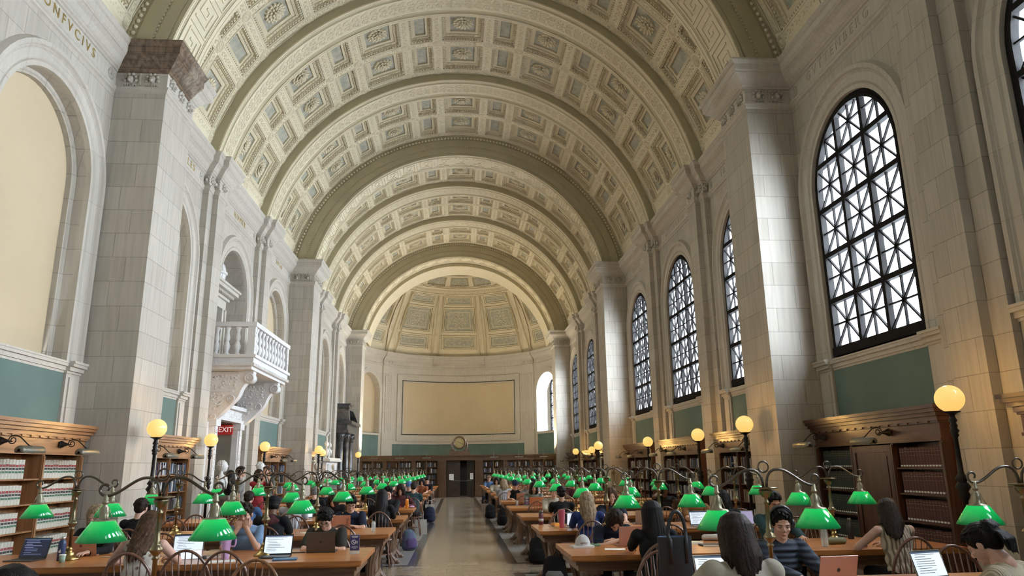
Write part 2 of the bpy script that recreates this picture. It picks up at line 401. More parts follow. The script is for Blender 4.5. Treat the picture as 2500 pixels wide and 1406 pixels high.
def rosette(mb, M, r=.1, n=8):
    old = mb.M; mb.M = M
    for k in range(n):
        a = 2*pi*k/n; mb.ell((cos(a)*r*.62,0,sin(a)*r*.62),(r*.3,r*.14,r*.3),6,3)
    mb.ell((0,.01,0),(r*.22,r*.2,r*.22),6,4); mb.torus((0,0,0), r, r*.09, 14, 4, 'Y'); mb.M = old
ZF = 8.92
for s in (-1, 1):
    for y in PIERS:                       # near face looks back down the hall, inner face looks to the aisle
        for dx in (.28, .68): lion(e_, T(s*(XP+dx-.02), y-.012, ZF) @ RZ(pi))
        for dy in (.22, .67, 1.12): lion(e_, T(s*(XP-.015), y+dy, ZF) @ RZ(-s*pi/2) @ RZ(pi) if False else T(s*(XP-.015), y+dy, ZF) @ RZ(s*pi/2))
        for dx in (.48,): e_.box((s*(XP+dx)-.012,y-.05,8.80),(s*(XP+dx)+.012,y,9.04))
        for yy in (y-.22, y+PD+.22): rosette(e_, T(s*(XW-.02), yy, ZF) @ RZ(s*pi/2), .11)
    for y in PILS:
        for dy, xx in ((-.48,.15),(0,.29),(.48,.15)): lion(e_, T(s*(XW-xx-.015), y+dy, ZF) @ RZ(s*pi/2))
        lion(e_, T(s*(XW-.075), y-.65-.012, ZF) @ RZ(pi), .7); lion(e_, T(s*(XW-.22), y-.32-.012, ZF) @ RZ(pi), .7)
        for yy in (y-.9, y+.9): rosette(e_, T(s*(XW-.02), yy, ZF) @ RZ(s*pi/2), .11)
e_.build('trim_3', ['trim_stone'], kind='structure')
# the water-stained cornice of the first portal-side pier
st = MB(); q = PIERS[1]; st.sweep([(-XW,q),(-XP,q),(-XP,q+PD*.78)], [(-o-.004 if o > 0 else 0, z) for o, z in ENT if z > 9.05][:-1]+[(-.365,9.586),(.1,9.60)])
st.build('trim_4', ['stained_stone'], kind='structure')
# incised gilt names on the frieze
def frieze_name(txt, s, yc, size=.26, sp=1.5):
    M = Matrix(((0,0,-s,0),(-s,0,0,0),(0,1,0,0),(0,0,0,1)))
    M = Matrix(((0,0,-s,s*(XW-.02)),(s*-1,0,0,yc),(0,1,0,ZF),(0,0,0,1)))
    text_obj(txt, size, 'trim_letters', 'gold' if s < 0 else 'gilt_faint', mtx=M, ext=.004, sp=sp, kind='structure')
def bc(i): return sum(BAYS[i])/2
BI = {round((a+b)/2): i for i, (a, b) in enumerate(BAYS)}
bays_c = [(a+b)/2 for a, b in BAYS]
near = lambda y: min(bays_c, key=lambda c: abs(c-y))
for txt, s, y in (('CONFVCIVS',-1,11.2),('ARISTOTELES',-1,16.1),('HOMER',-1,21.1),('HVGO',-1,26.1),('GVTTENBERG',1,11.2),('FRANKLIN',1,16.1),('BEETHOVEN',1,21.1),('DANTE',1,26.1)):
    frieze_name(txt, -1 if s < 0 else 1, near(y))
# windows ----------------------------------------------------------------
def clipseg(a, b, inside):
    def cut(p, q):  # p inside, q outside
        lo, hi = 0, 1
        for _ in range(18):
            m = (lo+hi)/2; w = (p[0]+(q[0]-p[0])*m, p[1]+(q[1]-p[1])*m)
            if inside(w): lo = m
            else: hi = m
        return (p[0]+(q[0]-p[0])*lo, p[1]+(q[1]-p[1])*lo)
    N = 24; pts = [(a[0]+(b[0]-a[0])*k/N, a[1]+(b[1]-a[1])*k/N) for k in range(N+1)]; ins = [inside(p) for p in pts]
    if not any(ins): return None
    i0 = ins.index(True); i1 = N-ins[::-1].index(True)
    A = pts[i0] if i0 == 0 else cut(pts[i0], pts[i0-1]); B = pts[i1] if i1 == N else cut(pts[i1], pts[i1+1])
    return A, B
def win_meshes():
    r = RI-.02; z0 = ZSILL+.22; zs = ZSP
    ins = lambda p: (abs(p[0]) < r-.1 and z0 < p[1] <= zs) or (p[1] > zs and hypot(p[0], p[1]-zs) < r-.1)
    fr = MB(); fn = lambda p: (p[2], p[0], p[1]); fr.fn = fn     # local: x inward depth, y along, z up
    arch_sweep(fr, fn, 0, z0-.1, zs, r, [(.03,.02),(-.05,.02),(-.07,.05),(-.12,.05),(-.12,-.06),(.03,-.06)])
    fr.fn = fn; fr.box((-r,z0-.14,-.08),(r,z0+.02,.06)); fr.box((-r,z0-.24,-.12),(r,z0-.14,-.04))
    mu = MB(); mu.fn = fn
    def bar(a, b, w, d0, d1):
        g = clipseg(a, b, ins)
        if not g: return
        A, B = Vector(g[0]), Vector(g[1]); d = B-A
        if d.length < .05: return
        d.normalize(); n = Vector((-d.y, d.x))*w/2
        c = [A+n, B+n, B-n, A-n]
        lo = [mu.P((p.x,p.y,d0)) for p in c]; hi = [mu.P((p.x,p.y,d1)) for p in c]
        for k in range(4): mu.F((lo[k], lo[(k+1)%4], hi[(k+1)%4], hi[k]))
        mu.F(lo); mu.F(hi[::-1])
    cw = 2*(r-.1)/3; xs = [-(r-.1)+cw*k for k in range(4)]; H = .853; zz = [z0+H*k for k in range(6)]
    for x in xs[1:3]: bar((x,z0),(x,9),.085,-.05,.045)
    for z in zz[1:5]: bar((-2,z),(2,z),.09,-.05,.05)
    for i in range(3):
        for k in range(5):
            x0, x1, a, b = xs[i], xs[i+1], zz[k], zz[k]+H; xm, zm = (x0+x1)/2, (a+b)/2
            for p, q in (((x0,zm),(x1,zm)),((xm,a),(xm,b)),((x0,a),(x1,b)),((x0,b),(x1,a))): bar(p, q, .028, -.02, .02)
    gl = MB(); gl.fn = fn; gl.F([gl.P((a,b,-.03)) for a, b in arch_path(0, z0, zs, r-.03, 24)])
    gl.F([gl.P((a,b,-.036)) for a, b in arch_path(0, z0, zs, r-.03, 24)][::-1])
    ou = MB(); ou.fn = fn   # deep granite reveal outside, with sloping sill
    arch_sweep(ou, fn, 0, ZSILL-.1, zs, r, [(0,-.06),(0,-.16),(.10,-.16),(.10,-1.15),(.5,-1.15)])
    ou.fn = fn; ou.poly([(-r,ZSILL+.1,-.06),(r,ZSILL+.1,-.06),(r+.1,ZSILL-.1,-1.3),(-r-.1,ZSILL-.1,-1.3)])
    return fr.mesh('frame','window_bronze'), mu.mesh('muntin','window_bronze'), gl.mesh('pane','pane_glass'), ou.mesh('reveal','granite_out')
t = NT('pane_glass'); out = t.n['Material Output']; tr = t.nd('ShaderNodeBsdfTransparent', Color=(.90,.93,.95,1)); gs = t.nd('ShaderNodeBsdfGlossy', Roughness=.03)
mx = t.nd('ShaderNodeMixShader'); mx.inputs[0].default_value = .05; t.ln(tr,0,mx,1); t.ln(gs,0,mx,2); t.ln(mx,0,out,'Surface')
WM = win_meshes(); nwin = 0
def add_window(M_, tiny=False):
    global nwin; nwin += 1
    e = link('window_%d' % nwin, None, kind='structure'); e.matrix_world = M_
    for nm, me in zip(('frame','muntin','pane','reveal'), WM): link(nm, me, e)
    ld = bpy.data.lights.new('skylight_portal','AREA'); ld.shape = 'RECTANGLE'; ld.size = 2.8; ld.size_y = 4.5; ld.cycles.is_portal = True
    lo = bpy.data.objects.new('daylight_portal', ld); COL.objects.link(lo)
    lo.matrix_world = M_ @ T(-.2,0,5.7) @ Matrix(((0,0,-1,0),(1,0,0,0),(0,-1,0,0),(0,0,0,1))).inverted().to_4x4() if False else M_ @ T(-.25,0,5.7) @ RY(-pi/2) @ RZ(pi/2)
for y in bays_c:      # local +x inward = world -x on this wall
    add_window(T(XW+.06, y, 0) @ RZ(pi))
# hall end behind the camera
eb = MB(); eb.box((-7.2,Y_BACK-.3,0),(7.2,Y_BACK,15.6)); eb.build('wall_rear', ['limestone'], kind='structure')
# outer skins so that daylight comes only through the openings
sk = MB()
sk.box((-7.9,Y_BACK-.3,0),(-7.6,APC+1,16)); sk.box((-7.9,Y_BACK-.4,15.45),(7.9,APC+8,15.7))
for y0, y1 in [(a[0], a[1]) for a in marks]: sk.box((XW+.02,y0-.42,0),(XW+.30,y1+.42,ZC+1)); sk.box((-XW-.30,y0-.42,0),(-XW-.02,y1+.42,ZC+1))
sk.box((XW+.02,Y_BACK-.3,8.2),(XW+.3,APC+1,15.6)); sk.box((-7.6,Y_BACK-.3,8.2),(-XW-.02,APC+1,15.6))
sk.box((XW+.02,Y_BACK-.3,0),(XW+.3,APC+1,3.3)); 
sk.build('wall_outer', ['granite_out'], kind='structure')
# ================================================================== COFFERED VAULT
def vfn(R): return lambda p: ((R-p[2])*sin(p[0]/R), p[1], CZ+(R-p[2])*cos(p[0]/R))
SM = RV*radians(80.6)
S0 = .31; WW, WN = 1.33, .72
cells = []   # (s0, s1, wide)
x = -(WW/2+3*(WW+WN+2*S0)); cells = []
for k in range(13):
    w = WW if k % 2 == 0 else WN; cells.append((x, x+w, k % 2 == 0)); x += w+S0
LU = 3.70; YR = [(.27,1.69),(2.01,3.43)]
def coffer(mb, a, b, c, d, wide):
    """stepped coffer: dentil band, egg band, plain border and sunk panel"""
    k = 1 if wide else .72
    steps = [(0,0),(.0,-.06),(.075*k,-.06),(.075*k,-.11),(.16*k,-.11),(.16*k,-.145),(.27*k,-.145),(.27*k,-.20)]
    n = 3 if wide else 2
    def ring(i, h):
        A,B,C,D = a+i, b-i, c+i, d-i; pts = []
        for q in range(n): pts.append((A+(B-A)*q/n, C, h))
        for q in range(n): pts.append((B, C+(D-C)*q/n, h))
        for q in range(n): pts.append((B-(B-A)*q/n, D, h))
        for q in range(n): pts.append((A, D-(D-C)*q/n, h))
        return pts
    ids = [[mb.P(p) for p in ring(i,h)] for i,h in steps]
    mb.m = 0
    for A, B in zip(ids, ids[1:]):
        for q in range(4*n): mb.F((A[q], A[(q+1)%(4*n)], B[(q+1)%(4*n)], B[q]), False)
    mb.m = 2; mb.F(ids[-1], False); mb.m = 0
    def along(i, h, pitch, fn):
        A,B,C,D = a+i, b-i, c+i, d-i
        for (p, q, ax) in (((A,C),(B,C),0),((A,D),(B,D),0),((A,C),(A,D),1),((B,C),(B,D),1)):
            L = (B-A) if ax == 0 else (D-C); m = max(2, int(L/pitch))
            for j in range(m):
                t = (j+.5)/m; fn(p[0]+(q[0]-p[0])*t, p[1]+(q[1]-p[1])*t, h, ax)
    e = .026
    along(.036*k, -.06, .088, lambda x,y,h,ax: mb.box((x-e,y-e,h),(x+e,y+e,h+.045), bot=False))
    along(.118*k, -.11, .105, lambda x,y,h,ax: mb.ell((x,y,h),(.034,.034,.03),5,2,half=True))
    cx, cy = (a+b)/2, (c+d)/2
    if wide:
        mb.m = 1
        for R_, n_, h_, s_ in ((.27,14,.045,(.088,.05,.024)),(.185,11,.085,(.075,.046,.024)),(.10,7,.115,(.055,.036,.024))):
            for j in range(n_):
                t = 2*pi*j/n_; mb.ell((cx+R_*cos(t)*.92, cy+R_*sin(t)*.92, -.2+h_), s_, 6, 4, q=RZ(t).to_3x3() @ RY(-.38).to_3x3())
        mb.ell((cx,cy,-.08),(.06,.06,.05),8,4)
        mb.ell((cx,cy,-.19),(.30,.30,.05),14,3,half=True); mb.m = 0
def scroll(mb, x0, x1, y0, y1, ax):
    """raised foliage along a flat strip"""
    L = (x1-x0) if ax == 0 else (y1-y0); W = (y1-y0) if ax == 0 else (x1-x0); n = max(2, int(L/.15)); h = .012
    P = (lambda u,v: (x0+u, y0+v)) if ax == 0 else (lambda u,v: (x0+v, y0+u))
    for j in range(n):
        u = (j+.5)/n*L; sg = 1 if j % 2 else -1
        for du, dv, ru, rv in ((0,.20*sg,.30,.17),(.25,-.22*sg,.2,.13),(-.2,-.02,.16,.14)):
            px, py = P(u+du*L/n, W/2+dv*W); a_, b_ = ru*L/n*1.1, rv*W
            mb.ell((px,py,0),(a_ if ax == 0 else b_, b_ if ax == 0 else a_, h+.018), 6, 2, half=True)
def vault_unit():
    mb = MB(); mb.fn = vfn(RV); mb.m = 1
    ss = [-SM, cells[0][0]-S0]
    # flat field between coffers
    def field(s0, s1, y0, y1):
        n = max(1, int(abs(s1-s0)/.45))
        for k in range(n): mb.poly([(s0+(s1-s0)*k/n,y0,0),(s0+(s1-s0)*(k+1)/n,y0,0),(s0+(s1-s0)*(k+1)/n,y1,0),(s0+(s1-s0)*k/n,y1,0)])
    ys = [0, YR[0][0], YR[0][1], YR[1][0], YR[1][1], LU]
    for j in range(5):
        if j % 2 == 0: field(-SM, SM, ys[j], ys[j+1])
        else:
            cur = -SM
            for a, b, w in cells: field(cur, a, ys[j], ys[j+1]); cur = b
            field(cur, SM, ys[j], ys[j+1])
    for a, b, w in cells:
        for c, d in YR: coffer(mb, a, b, c, d, w)
    mb.m = 1
    # fillets beside the strips, foliage, medallions
    xs = [cells[0][0]-S0]+[c[1] for c in cells]
    for i, x0 in enumerate(xs):
        for c, d in YR:
            mb.box((x0+.03,c,-.001),(x0+.045,d,.014), bot=False); mb.box((x0+S0-.045,c,-.001),(x0+S0-.03,d,.014), bot=False)
            scroll(mb, x0+.06, x0+S0-.06, c+.03, d-.03, 1)
    for (y0, y1) in ((0,.27),(1.69,2.01),(3.43,3.70)):
        for a, b, w in cells:
            mb.box((a,y0+.03,-.001),(b,y0+.045,.014), bot=False); mb.box((a,y1-.045,-.001),(b,y1-.03,.014), bot=False)
            scroll(mb, a+.03, b-.03, y0+.06, y1-.06, 0)
        for x0 in xs:
            c = (x0+S0/2, (y0+y1)/2, .005)
            for r in (.145,.10): mb.torus(c, r, .014, 12, 4)
            mb.ell(c, (.05,.05,.03), 6, 2, half=True)
            for j in range(6): t = j*pi/3; mb.ell((c[0]+.075*cos(t), c[1]+.075*sin(t), 0), (.022,.022,.018), 5, 2, half=True)
    # springing pads with incised panel
    for sg in (-1, 1):
        for (a, b) in ((.15,1.75),(1.95,3.55)):
            s_ = sg*(cells[-1][1]+S0+.10); s2 = sg*(SM-.06); p, q = sorted((s_, s2))
            mb.box((p,a,-.001),(q,b,.02), bot=False)
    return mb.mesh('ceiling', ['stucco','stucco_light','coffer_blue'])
VM = vault_unit()
for y0, y1 in BAYS:
    if y0 < 1.5: continue
    link('ceiling', VM, loc=(0,(y0+y1)/2-LU/2,0), kind='structure')
# plain vault far behind the camera
mb = MB(); mb.fn = vfn(RV); 
for k in range(24):
    a, b = -SM+2*SM*k/24, -SM+2*SM*(k+1)/24; mb.poly([(a,Y_BACK-.2,0),(b,Y_BACK-.2,0),(b,1.7,0),(a,1.7,0)])
mb.build('ceiling', ['stucco'], kind='structure')
def arc_profile(mb, R, prof, n=64, lim=80.4):
    """prof: (y, height inward from R)"""
    f = vfn(R); ids = []
    for k in range(n+1):
        t = radians(-lim+2*lim*k/n); ids.append([mb.P(((R-h)*sin(t), y, CZ+(R-h)*cos(t))) for y, h in prof])
    for A, B in zip(ids, ids[1:]):
        for k in range(len(prof)-1): mb.F((A[k], A[k+1], B[k+1], B[k]), False)
def rib_mesh():
    mb = MB(); D = RV-RR; w = .625
    mb.m = 2; arc_profile(mb, RV, [(-w,-.02),(-w,D)])
    mb.m = 1; arc_profile(mb, RV, [(-w,D-.005),(-w+.005,D+.035),(-w+.05,D+.035),(-w+.06,D+.015),(-w+.085,D+.015),(-w+.09,D+.03),(-w+.12,D+.03),(-w+.125,D)])
    mb.m = 2; arc_profile(mb, RV, [(-w+.125,D),(-w+.25,D)])
    mb.m = 1; arc_profile(mb, RV, [(-w+.25,D),(-w+.25,D+.02),(-w+.27,D+.02),(-w+.27,D),(w-.27,D),(w-.27,D+.02),(w-.25,D+.02),(w-.25,D)])
    mb.m = 2; arc_profile(mb, RV, [(w-.25,D),(w-.125,D)])
    mb.m = 1; arc_profile(mb, RV, [(w-.125,D),(w-.125,D+.03),(w-.09,D+.03),(w-.085,D+.015),(w-.06,D+.015),(w-.05,D+.035),(w-.005,D+.035),(w,D-.005)])
    mb.m = 2; arc_profile(mb, RV, [(w,D),(w,-.02)])
    mb.m = 1; mb.fn = vfn(RR); n = 62; L = RR*radians(76)
    for k in range(n):
        s = -L+2*L*(k+.5)/n; p = 2*L/n
        for dy in (-.12,.12):
            mb.torus((s, dy, .006), p*.30, .017, 10, 4); mb.ell((s,dy,0),(.03,.03,.022),5,2,half=True)
            mb.ell((s+p*.5, dy*.3, 0),(p*.30,.04,.03),6,2,half=True)
            mb.ell((s+p*.35, dy*1.85, 0),(p*.36,.045,.03),6,2,half=True)
    return mb.mesh('trim_rib', ['stucco','stucco_light','olive'])
RM = rib_mesh()
for y in PILS:
    if y > 1.5: link('trim_5', RM, loc=(0,y,0), kind='structure')
def key_path(L, n):
    u = L/n; pts = []
    for k in range(n):
        o = -L/2+k*u
        for a, b in ((0,0),(0,1),(.84,1),(.84,.22),(.42,.22),(.42,.62),(.62,.62),(.62,.44)): pts.append((o+a*u, b))
    return pts, u
def arch_mesh():
    mb = MB(); D = RV+.05-RA; R0 = RV+.05; W = PD
    H = lambda r: R0-r
    mb.m = 2
    arc_profile(mb, R0, [(.02,-.05),(.0,H(6.72)),(.03,H(6.70)),(.03,H(6.60))])
    arc_profile(mb, R0, [(.03,H(6.60)),(.0,H(6.55)),(.0,H(6.27)),(.02,H(6.26)),(.02,H(6.22)),(.0,H(6.21)),(.0,H(5.98)),(.015,H(5.975)),(.015,H(5.96)),(.0,H(5.955)),(.0,H(RA))])
    for r, pitch, sz in ((6.65,.135,.045),(6.24,.085,.022)):
        n = int(r*radians(160)/pitch)
        for k in range(n):
            t = radians(-80)+radians(160)*(k+.5)/n; mb.m = 1
            mb.ell((r*sin(t), .012, CZ+r*cos(t)), (sz,.035 if sz > .03 else .02,sz), 6, 4)
    mb.m = 1; arc_profile(mb, R0, [(0,D),(W,D)]); arc_profile(mb, R0, [(W,D),(W,-.05)])
    mb.m = 1
    for (a, b, h) in ((.02,.06,.012),(.10,.115,.012),(W-.30,W-.28,.02),(W-.26,W-.20,.03),(W-.10,W-.05,.012)):
        arc_profile(mb, R0, [(a,D),(a,D+h),(b,D+h),(b,D)])
    L = RA*radians(152); pts, u = key_path(L, 21); mb.fn = vfn(RA); yw = (.17, W-.36)
    P2 = [(s, yw[0]+(yw[1]-yw[0])*v) for s, v in pts]
    def seg(a, b, w=.022, h=.022):
        n = max(1, int(hypot(b[0]-a[0], b[1]-a[1])/.3))
        x0, x1 = sorted((a[0], b[0])); y0, y1 = sorted((a[1], b[1])); mb.box((x0-w,y0-w,0),(x1+w,y1+w,h), bot=False)
    for k in range(21):
        q = P2[k*8:(k+1)*8]
        for a, b in zip(q, q[1:]): seg(a, b)
        if k < 20: seg(q[0], (q[0][0]+u, q[0][1]))
        q2 = [(s+u*.13, yw[0]+(yw[1]-yw[0])*.5) for s in (q[0][0],)]
        seg((q[0][0]+u*.20, yw[0]+(yw[1]-yw[0])*.16),(q[0][0]+u*.20, yw[0]+(yw[1]-yw[0])*.80)); seg((q[0][0]+u*.20, yw[0]+(yw[1]-yw[0])*.80),(q[0][0]+u*.66, yw[0]+(yw[1]-yw[0])*.80))
    return mb.mesh('trim_arch', ['stucco','stucco_light','olive'])
AM = arch_mesh()
for y in PIERS: link('trim_6', AM, loc=(0,y,0), kind='structure')
# ================================================================== APSE
def afn(p):   # (theta radians from the axis, z, inward)
    r = APR-p[2]; return (r*sin(p[0]), APC+r*cos(p[0]), p[1])
ap = MB(); ap.fn = afn; NA = 48
def aquad(mb, t0, t1, z0, z1, h0, h1=None, n=None):
    h1 = h0 if h1 is None else h1; n = n or max(1, int(abs(t1-t0)/.065))
    for k in range(n):
        a, b = t0+(t1-t0)*k/n, t0+(t1-t0)*(k+1)/n; mb.poly([(a,z0,h0),(b,z0,h0),(b,z1,h1),(a,z1,h1)])
def abox(mb, t0, t1, z0, z1, h0, h1):
    aquad(mb, t0, t1, z0, z1, h1); aquad(mb, t0, t1, z0, z0, h0, h1); aquad(mb, t0, t1, z1, z1, h0, h1)
    for t in (t0, t1): mb.poly([(t,z0,h0),(t,z1,h0),(t,z1,h1),(t,z0,h1)])
DG = radians
# wall in strips, leaving the two side arches open (niche left, window right)
AN = DG(66); AHW = DG(10.8)      # half width of side arch
for sg in (-1, 1):
    zt = ZC+.1
    aquad(ap, sg*DG(0), sg*(AN-AHW), 0, zt, 0); aquad(ap, sg*(AN+AHW), sg*DG(95), 0, zt, 0); aquad(ap, sg*(AN-AHW), sg*(AN+AHW), 0, 4.0, 0)
    n = 12; r = AHW
    for k in range(n):
        t0, t1 = pi*k/n, pi*(k+1)/n
        a, b = AN-r*cos(t0), AN-r*cos(t1); za, zb = 6.75+1.25*sin(t0), 6.75+1.25*sin(t1)
        ap.poly([(sg*a,za,0),(sg*b,zb,0),(sg*b,zt,0),(sg*a,zt,0)])
    path = [(AN-r,4.0)]+[(AN-r*cos(pi*k/n),6.75+1.25*sin(pi*k/n)) for k in range(n+1)]+[(AN+r,4.0)]
    for a, b in zip(path, path[1:]):
        d = -.4 if sg < 0 else -1.3
        for (h0, h1, o0, o1) in ((.07,.07,.0,.035),(.05,.05,.035,.055)):
            f = lambda q, o: (sg*(AN+(q[0]-AN)*(1+o/.19)), 6.75+(q[1]-6.75)*(1+o/.19*.9) if q[1] > 6.75 else q[1])
            A0, A1, B0, B1 = f(a,o0), f(a,o1), f(b,o0), f(b,o1)
            ap.poly([(A0[0],A0[1],h0),(B0[0],B0[1],h0),(B1[0],B1[1],h1),(A1[0],A1[1],h1)])
            ap.poly([(A1[0],A1[1],h0),(B1[0],B1[1],h0),(B1[0],B1[1],0),(A1[0],A1[1],0)])
        ap.poly([(sg*a[0],a[1],.07),(sg*b[0],b[1],.07),(sg*b[0],b[1],d),(sg*a[0],a[1],d)])
    ap.poly([(sg*path[0][0],4.0,0),(sg*path[-1][0],4.0,0),(sg*path[-1][0],4.0,-1.3),(sg*path[0][0],4.0,-1.3)])
    if sg < 0:
        ap.m = 1; ap.F([ap.P((sg*a,b,-.4)) for a, b in path]); ap.m = 0
    abox(ap, sg*(AN-AHW-.02), sg*(AN+AHW+.02), 3.85, 3.98, 0, .12)
# piers of the apse wall
for sg in (-1, 1):
    abox(ap, sg*DG(44.5), sg*DG(53), 0, 9.1, 0, .12)
    abox(ap, sg*DG(46), sg*DG(51.3), 4.1, 8.1, .12, .14)
    for (z0, z1, a, b) in ((4.1,8.1,46,46.4),(4.1,8.1,50.9,51.3),(4.1,4.18,46,51.3),(8.02,8.1,46,51.3)): abox(ap, sg*DG(a), sg*DG(b), z0, z1, .12, .165)
    for k in range(9):      # carved candelabrum scrolls
        z = 4.4+k*.43; t = sg*DG(48.65)
        for j in range(10):
            q = 2*pi*j/10; ap.ell((t+.024*cos(q)*(1 if k % 2 else -1), z+.15*sin(q), .14),(.006,.035,.04),5,3)
        ap.ell((t,z,.14),(.008,.05,.05),6,3)
        for dz in (-.2,.2): ap.ell((t+.012,z+dz,.14),(.01,.03,.04),5,3); ap.ell((t-.014,z+dz*.8,.14),(.01,.03,.04),5,3)
# great framed panel
def aframe(mb, t, z0, z1, steps):
    for (o0, o1, h) in steps:   # offsets outward from the panel edge in metres
        a0, a1 = t+o0/APR, t+o1/APR
        abox(mb, -a1, a1, z1+o0, z1+o1, 0, h); abox(mb, -a1, a1, z0-o1, z0-o0, 0, h)
        for sg in (-1, 1): abox(mb, sg*a0, sg*a1, z0-o0, z1+o0, 0, h)
aframe(ap, DG(36.3), 4.05, 7.62, [(0,.07,.10),(.13,.17,.07),(.17,.42,.045),(.42,.55,.09)])
ap.m = 1; aquad(ap, -DG(36.3), DG(36.3), 4.05, 7.62, .02); ap.m = 3; aframe(ap, DG(36.3), 4.05, 7.62, [(.07,.13,.03)])
ap.m = 2; aquad(ap, -DG(44.4), DG(44.4), 2.0, 3.28, .015)
for sg in (-1, 1): aquad(ap, sg*(AN-AHW), sg*(AN+AHW), 2.0, 3.84, .015)
ap.m = 0; abox(ap, -DG(44.5), DG(44.5), 3.28, 3.40, 0, .08)
# entablature
APE = [(h, z) for h, z in ENT]
for sg, (a, b, ex) in ((1,(-96,-53,0)),(1,(-53,-44.5,.12)),(1,(-44.5,-17,.03)),(1,(-17,-14.5,.10)),(1,(-14.5,14.5,.03)),(1,(14.5,17,.10)),(1,(17,44.5,.03)),(1,(44.5,53,.12)),(1,(53,96,0))):
    for (h0, z0), (h1, z1) in zip(APE[:-1], APE[1:-1]):
        aquad(ap, DG(a), DG(b), z0, z1, h0+ex, h1+ex)
    for t in (a, b): ap.F([ap.P((DG(t),z,h+ex)) for h, z in APE])
    if ex > .05:
        nn = 3 if b-a > 4 else 2
        for k in range(nn):
            t = DG(a+(b-a)*(k+.5)/nn)
            for dt, dz, r in ((0,.02,.05),(-.011,.05,.03),(.011,.05,.03),(0,-.06,.05),(-.01,-.03,.03),(.01,-.03,.03)): ap.ell((t+dt,ZF+dz,ex+.02),(r/APR,r,.05),6,3)
    for t in (a, b):
        if ex < .05 and abs(t) < 60:
            tt = DG(t+(1.6 if t == a else -1.6)); 
            for j in range(7): ap.ell((tt+.09/APR*cos(j*.9),ZF+.09*sin(j*.9),ex+.015),(.03/APR,.03,.03),5,3)
aquad(ap, DG(-96), DG(96), ZC, ZC, .5, -.3)
ap.build('wall_apse', ['trim_stone','cream_paint','green_paint','dark_void'], kind='structure')
# straight bit of wall between the last pier and the apse
mb = MB()
for s in (-1, 1):
    mb.poly([(s*XW,Y_FRONT-.2,0),(s*XW,APC+.05,0),(s*XW,APC+.05,ZC),(s*XW,Y_FRONT-.2,ZC)])
    mb.sweep([(s*XW,Y_FRONT),(s*XW,APC+.1)], ENT if s > 0 else [(-o, z) for o, z in ENT])
    if s < 0: mb.box((s*7.9-.25,APC-1,0),(s*7.9+.25,APC+8,15.6))
    else: mb.box((s*7.9-.25,APC-1,8.6),(s*7.9+.25,APC+8,15.6))
mb.box((-7.9,APC+7.4,0),(7.9,APC+7.7,15.6))
mb.build('wall_apse', ['trim_stone'], kind='structure')
# second arch ring and half dome
def dfn(R): # (theta, phi, inward)
    def f(p):
        r = R-p[2]; return (r*cos(p[1])*sin(p[0]), APC+r*cos(p[1])*cos(p[0]), 9.4+r*sin(p[1]))
    return f
RD = 6.5
dm = MB(); dm.m = 1
arc_profile(dm, RV, [(Y_FRONT-.1,-.05),(Y_FRONT+.1,.55)]); dm.m = 2
arc_profile(dm, RV, [(Y_FRONT+.1,.55),(Y_FRONT+.12,.84),(Y_FRONT+.9,.84)]) if False else None
dm.m = 1; arc_profile(dm, RV, [(Y_FRONT-.2,RV-6.05),(Y_FRONT+.55,RV-6.05),(Y_FRONT+.55,RV-6.0)])
dm.m = 2; arc_profile(dm, RV, [(Y_FRONT+.55,-.1),(Y_FRONT+.55,RV-5.80)])
dm.m = 1; arc_profile(dm, RV, [(Y_FRONT+.55,RV-5.80),(Y_FRONT+.60,RV-5.76),(Y_FRONT+.66,RV-5.80),(APC,RV-5.80),(APC,-.2)])
dm.fn = dfn(RD)
def dquad(t0, t1, p0, p1, h0, h1=None, n=None, k=3):
    h1 = h0 if h1 is None else h1; n = n or max(1, int(abs(t1-t0)/DG(5))); k = k if abs(p1-p0) > .03 else 1
    for i in range(n):
        for j in range(k):
            a, b = t0+(t1-t0)*i/n, t0+(t1-t0)*(i+1)/n; c, d = p0+(p1-p0)*j/k, p0+(p1-p0)*(j+1)/k
            hc, hd = h0+(h1-h0)*j/k, h0+(h1-h0)*(j+1)/k
            dm.poly([(a,c,hc),(b,c,hc),(b,d,hd),(a,d,hd)])
dm.m = 1; dquad(DG(-100), DG(100), DG(0), DG(50), 0, n=40, k=10)
def dpanel(t0, t1, p0, p1, flower=0, deep=2):
    """raised frame with sunk greyish field (angles in degrees)"""
    cosm = cos(DG((p0+p1)/2))
    e = 1.0; et = e/cosm
    dm.m = 0
    levels = [(0,.055),(1,.055)]
    def ring(o0, o1, h, m_):
        dm.m = m_
        for (a,b,c,d) in ((t0+o0/cosm, t1-o0/cosm, p0+o0, p0+o1),(t0+o0/cosm, t1-o0/cosm, p1-o1, p1-o0),(t0+o0/cosm, t0+o1/cosm, p0+o1, p1-o1),(t1-o1/cosm, t1-o0/cosm, p0+o1, p1-o1)):
            dquad(DG(a),DG(b),DG(c),DG(d),h)
            dquad(DG(a),DG(b),DG(c),DG(c),0,h); dquad(DG(a),DG(b),DG(d),DG(d),h,0)
            for t in (a,b): dm.poly([(DG(t),DG(c),0),(DG(t),DG(c),h),(DG(t),DG(d),h),(DG(t),DG(d),0)])
    ring(0,.7,.09,1); ring(.7,1.1,.04,2); ring(1.1,1.6,.07,1)
    dm.m = 3; dquad(DG(t0+1.6/cosm),DG(t1-1.6/cosm),DG(p0+1.6),DG(p1-1.6),.012)
    if flower:
        tc, pc = DG((t0+t1)/2), DG((p0+p1)/2); dm.m = 1
        ring(3.2,3.6,.03,1); dm.m = 1
        for R_, n_ in ((.35,10),(.2,8),(.5,12)):
            for j in range(n_):
                a = 2*pi*j/n_; dm.ell((tc+R_*cos(a)/RD/cosm, pc+R_*sin(a)/RD, .02),(.07/RD/cosm,.07/RD,.03),5,3)
    else:
        ring(2.6,2.9,.03,1)
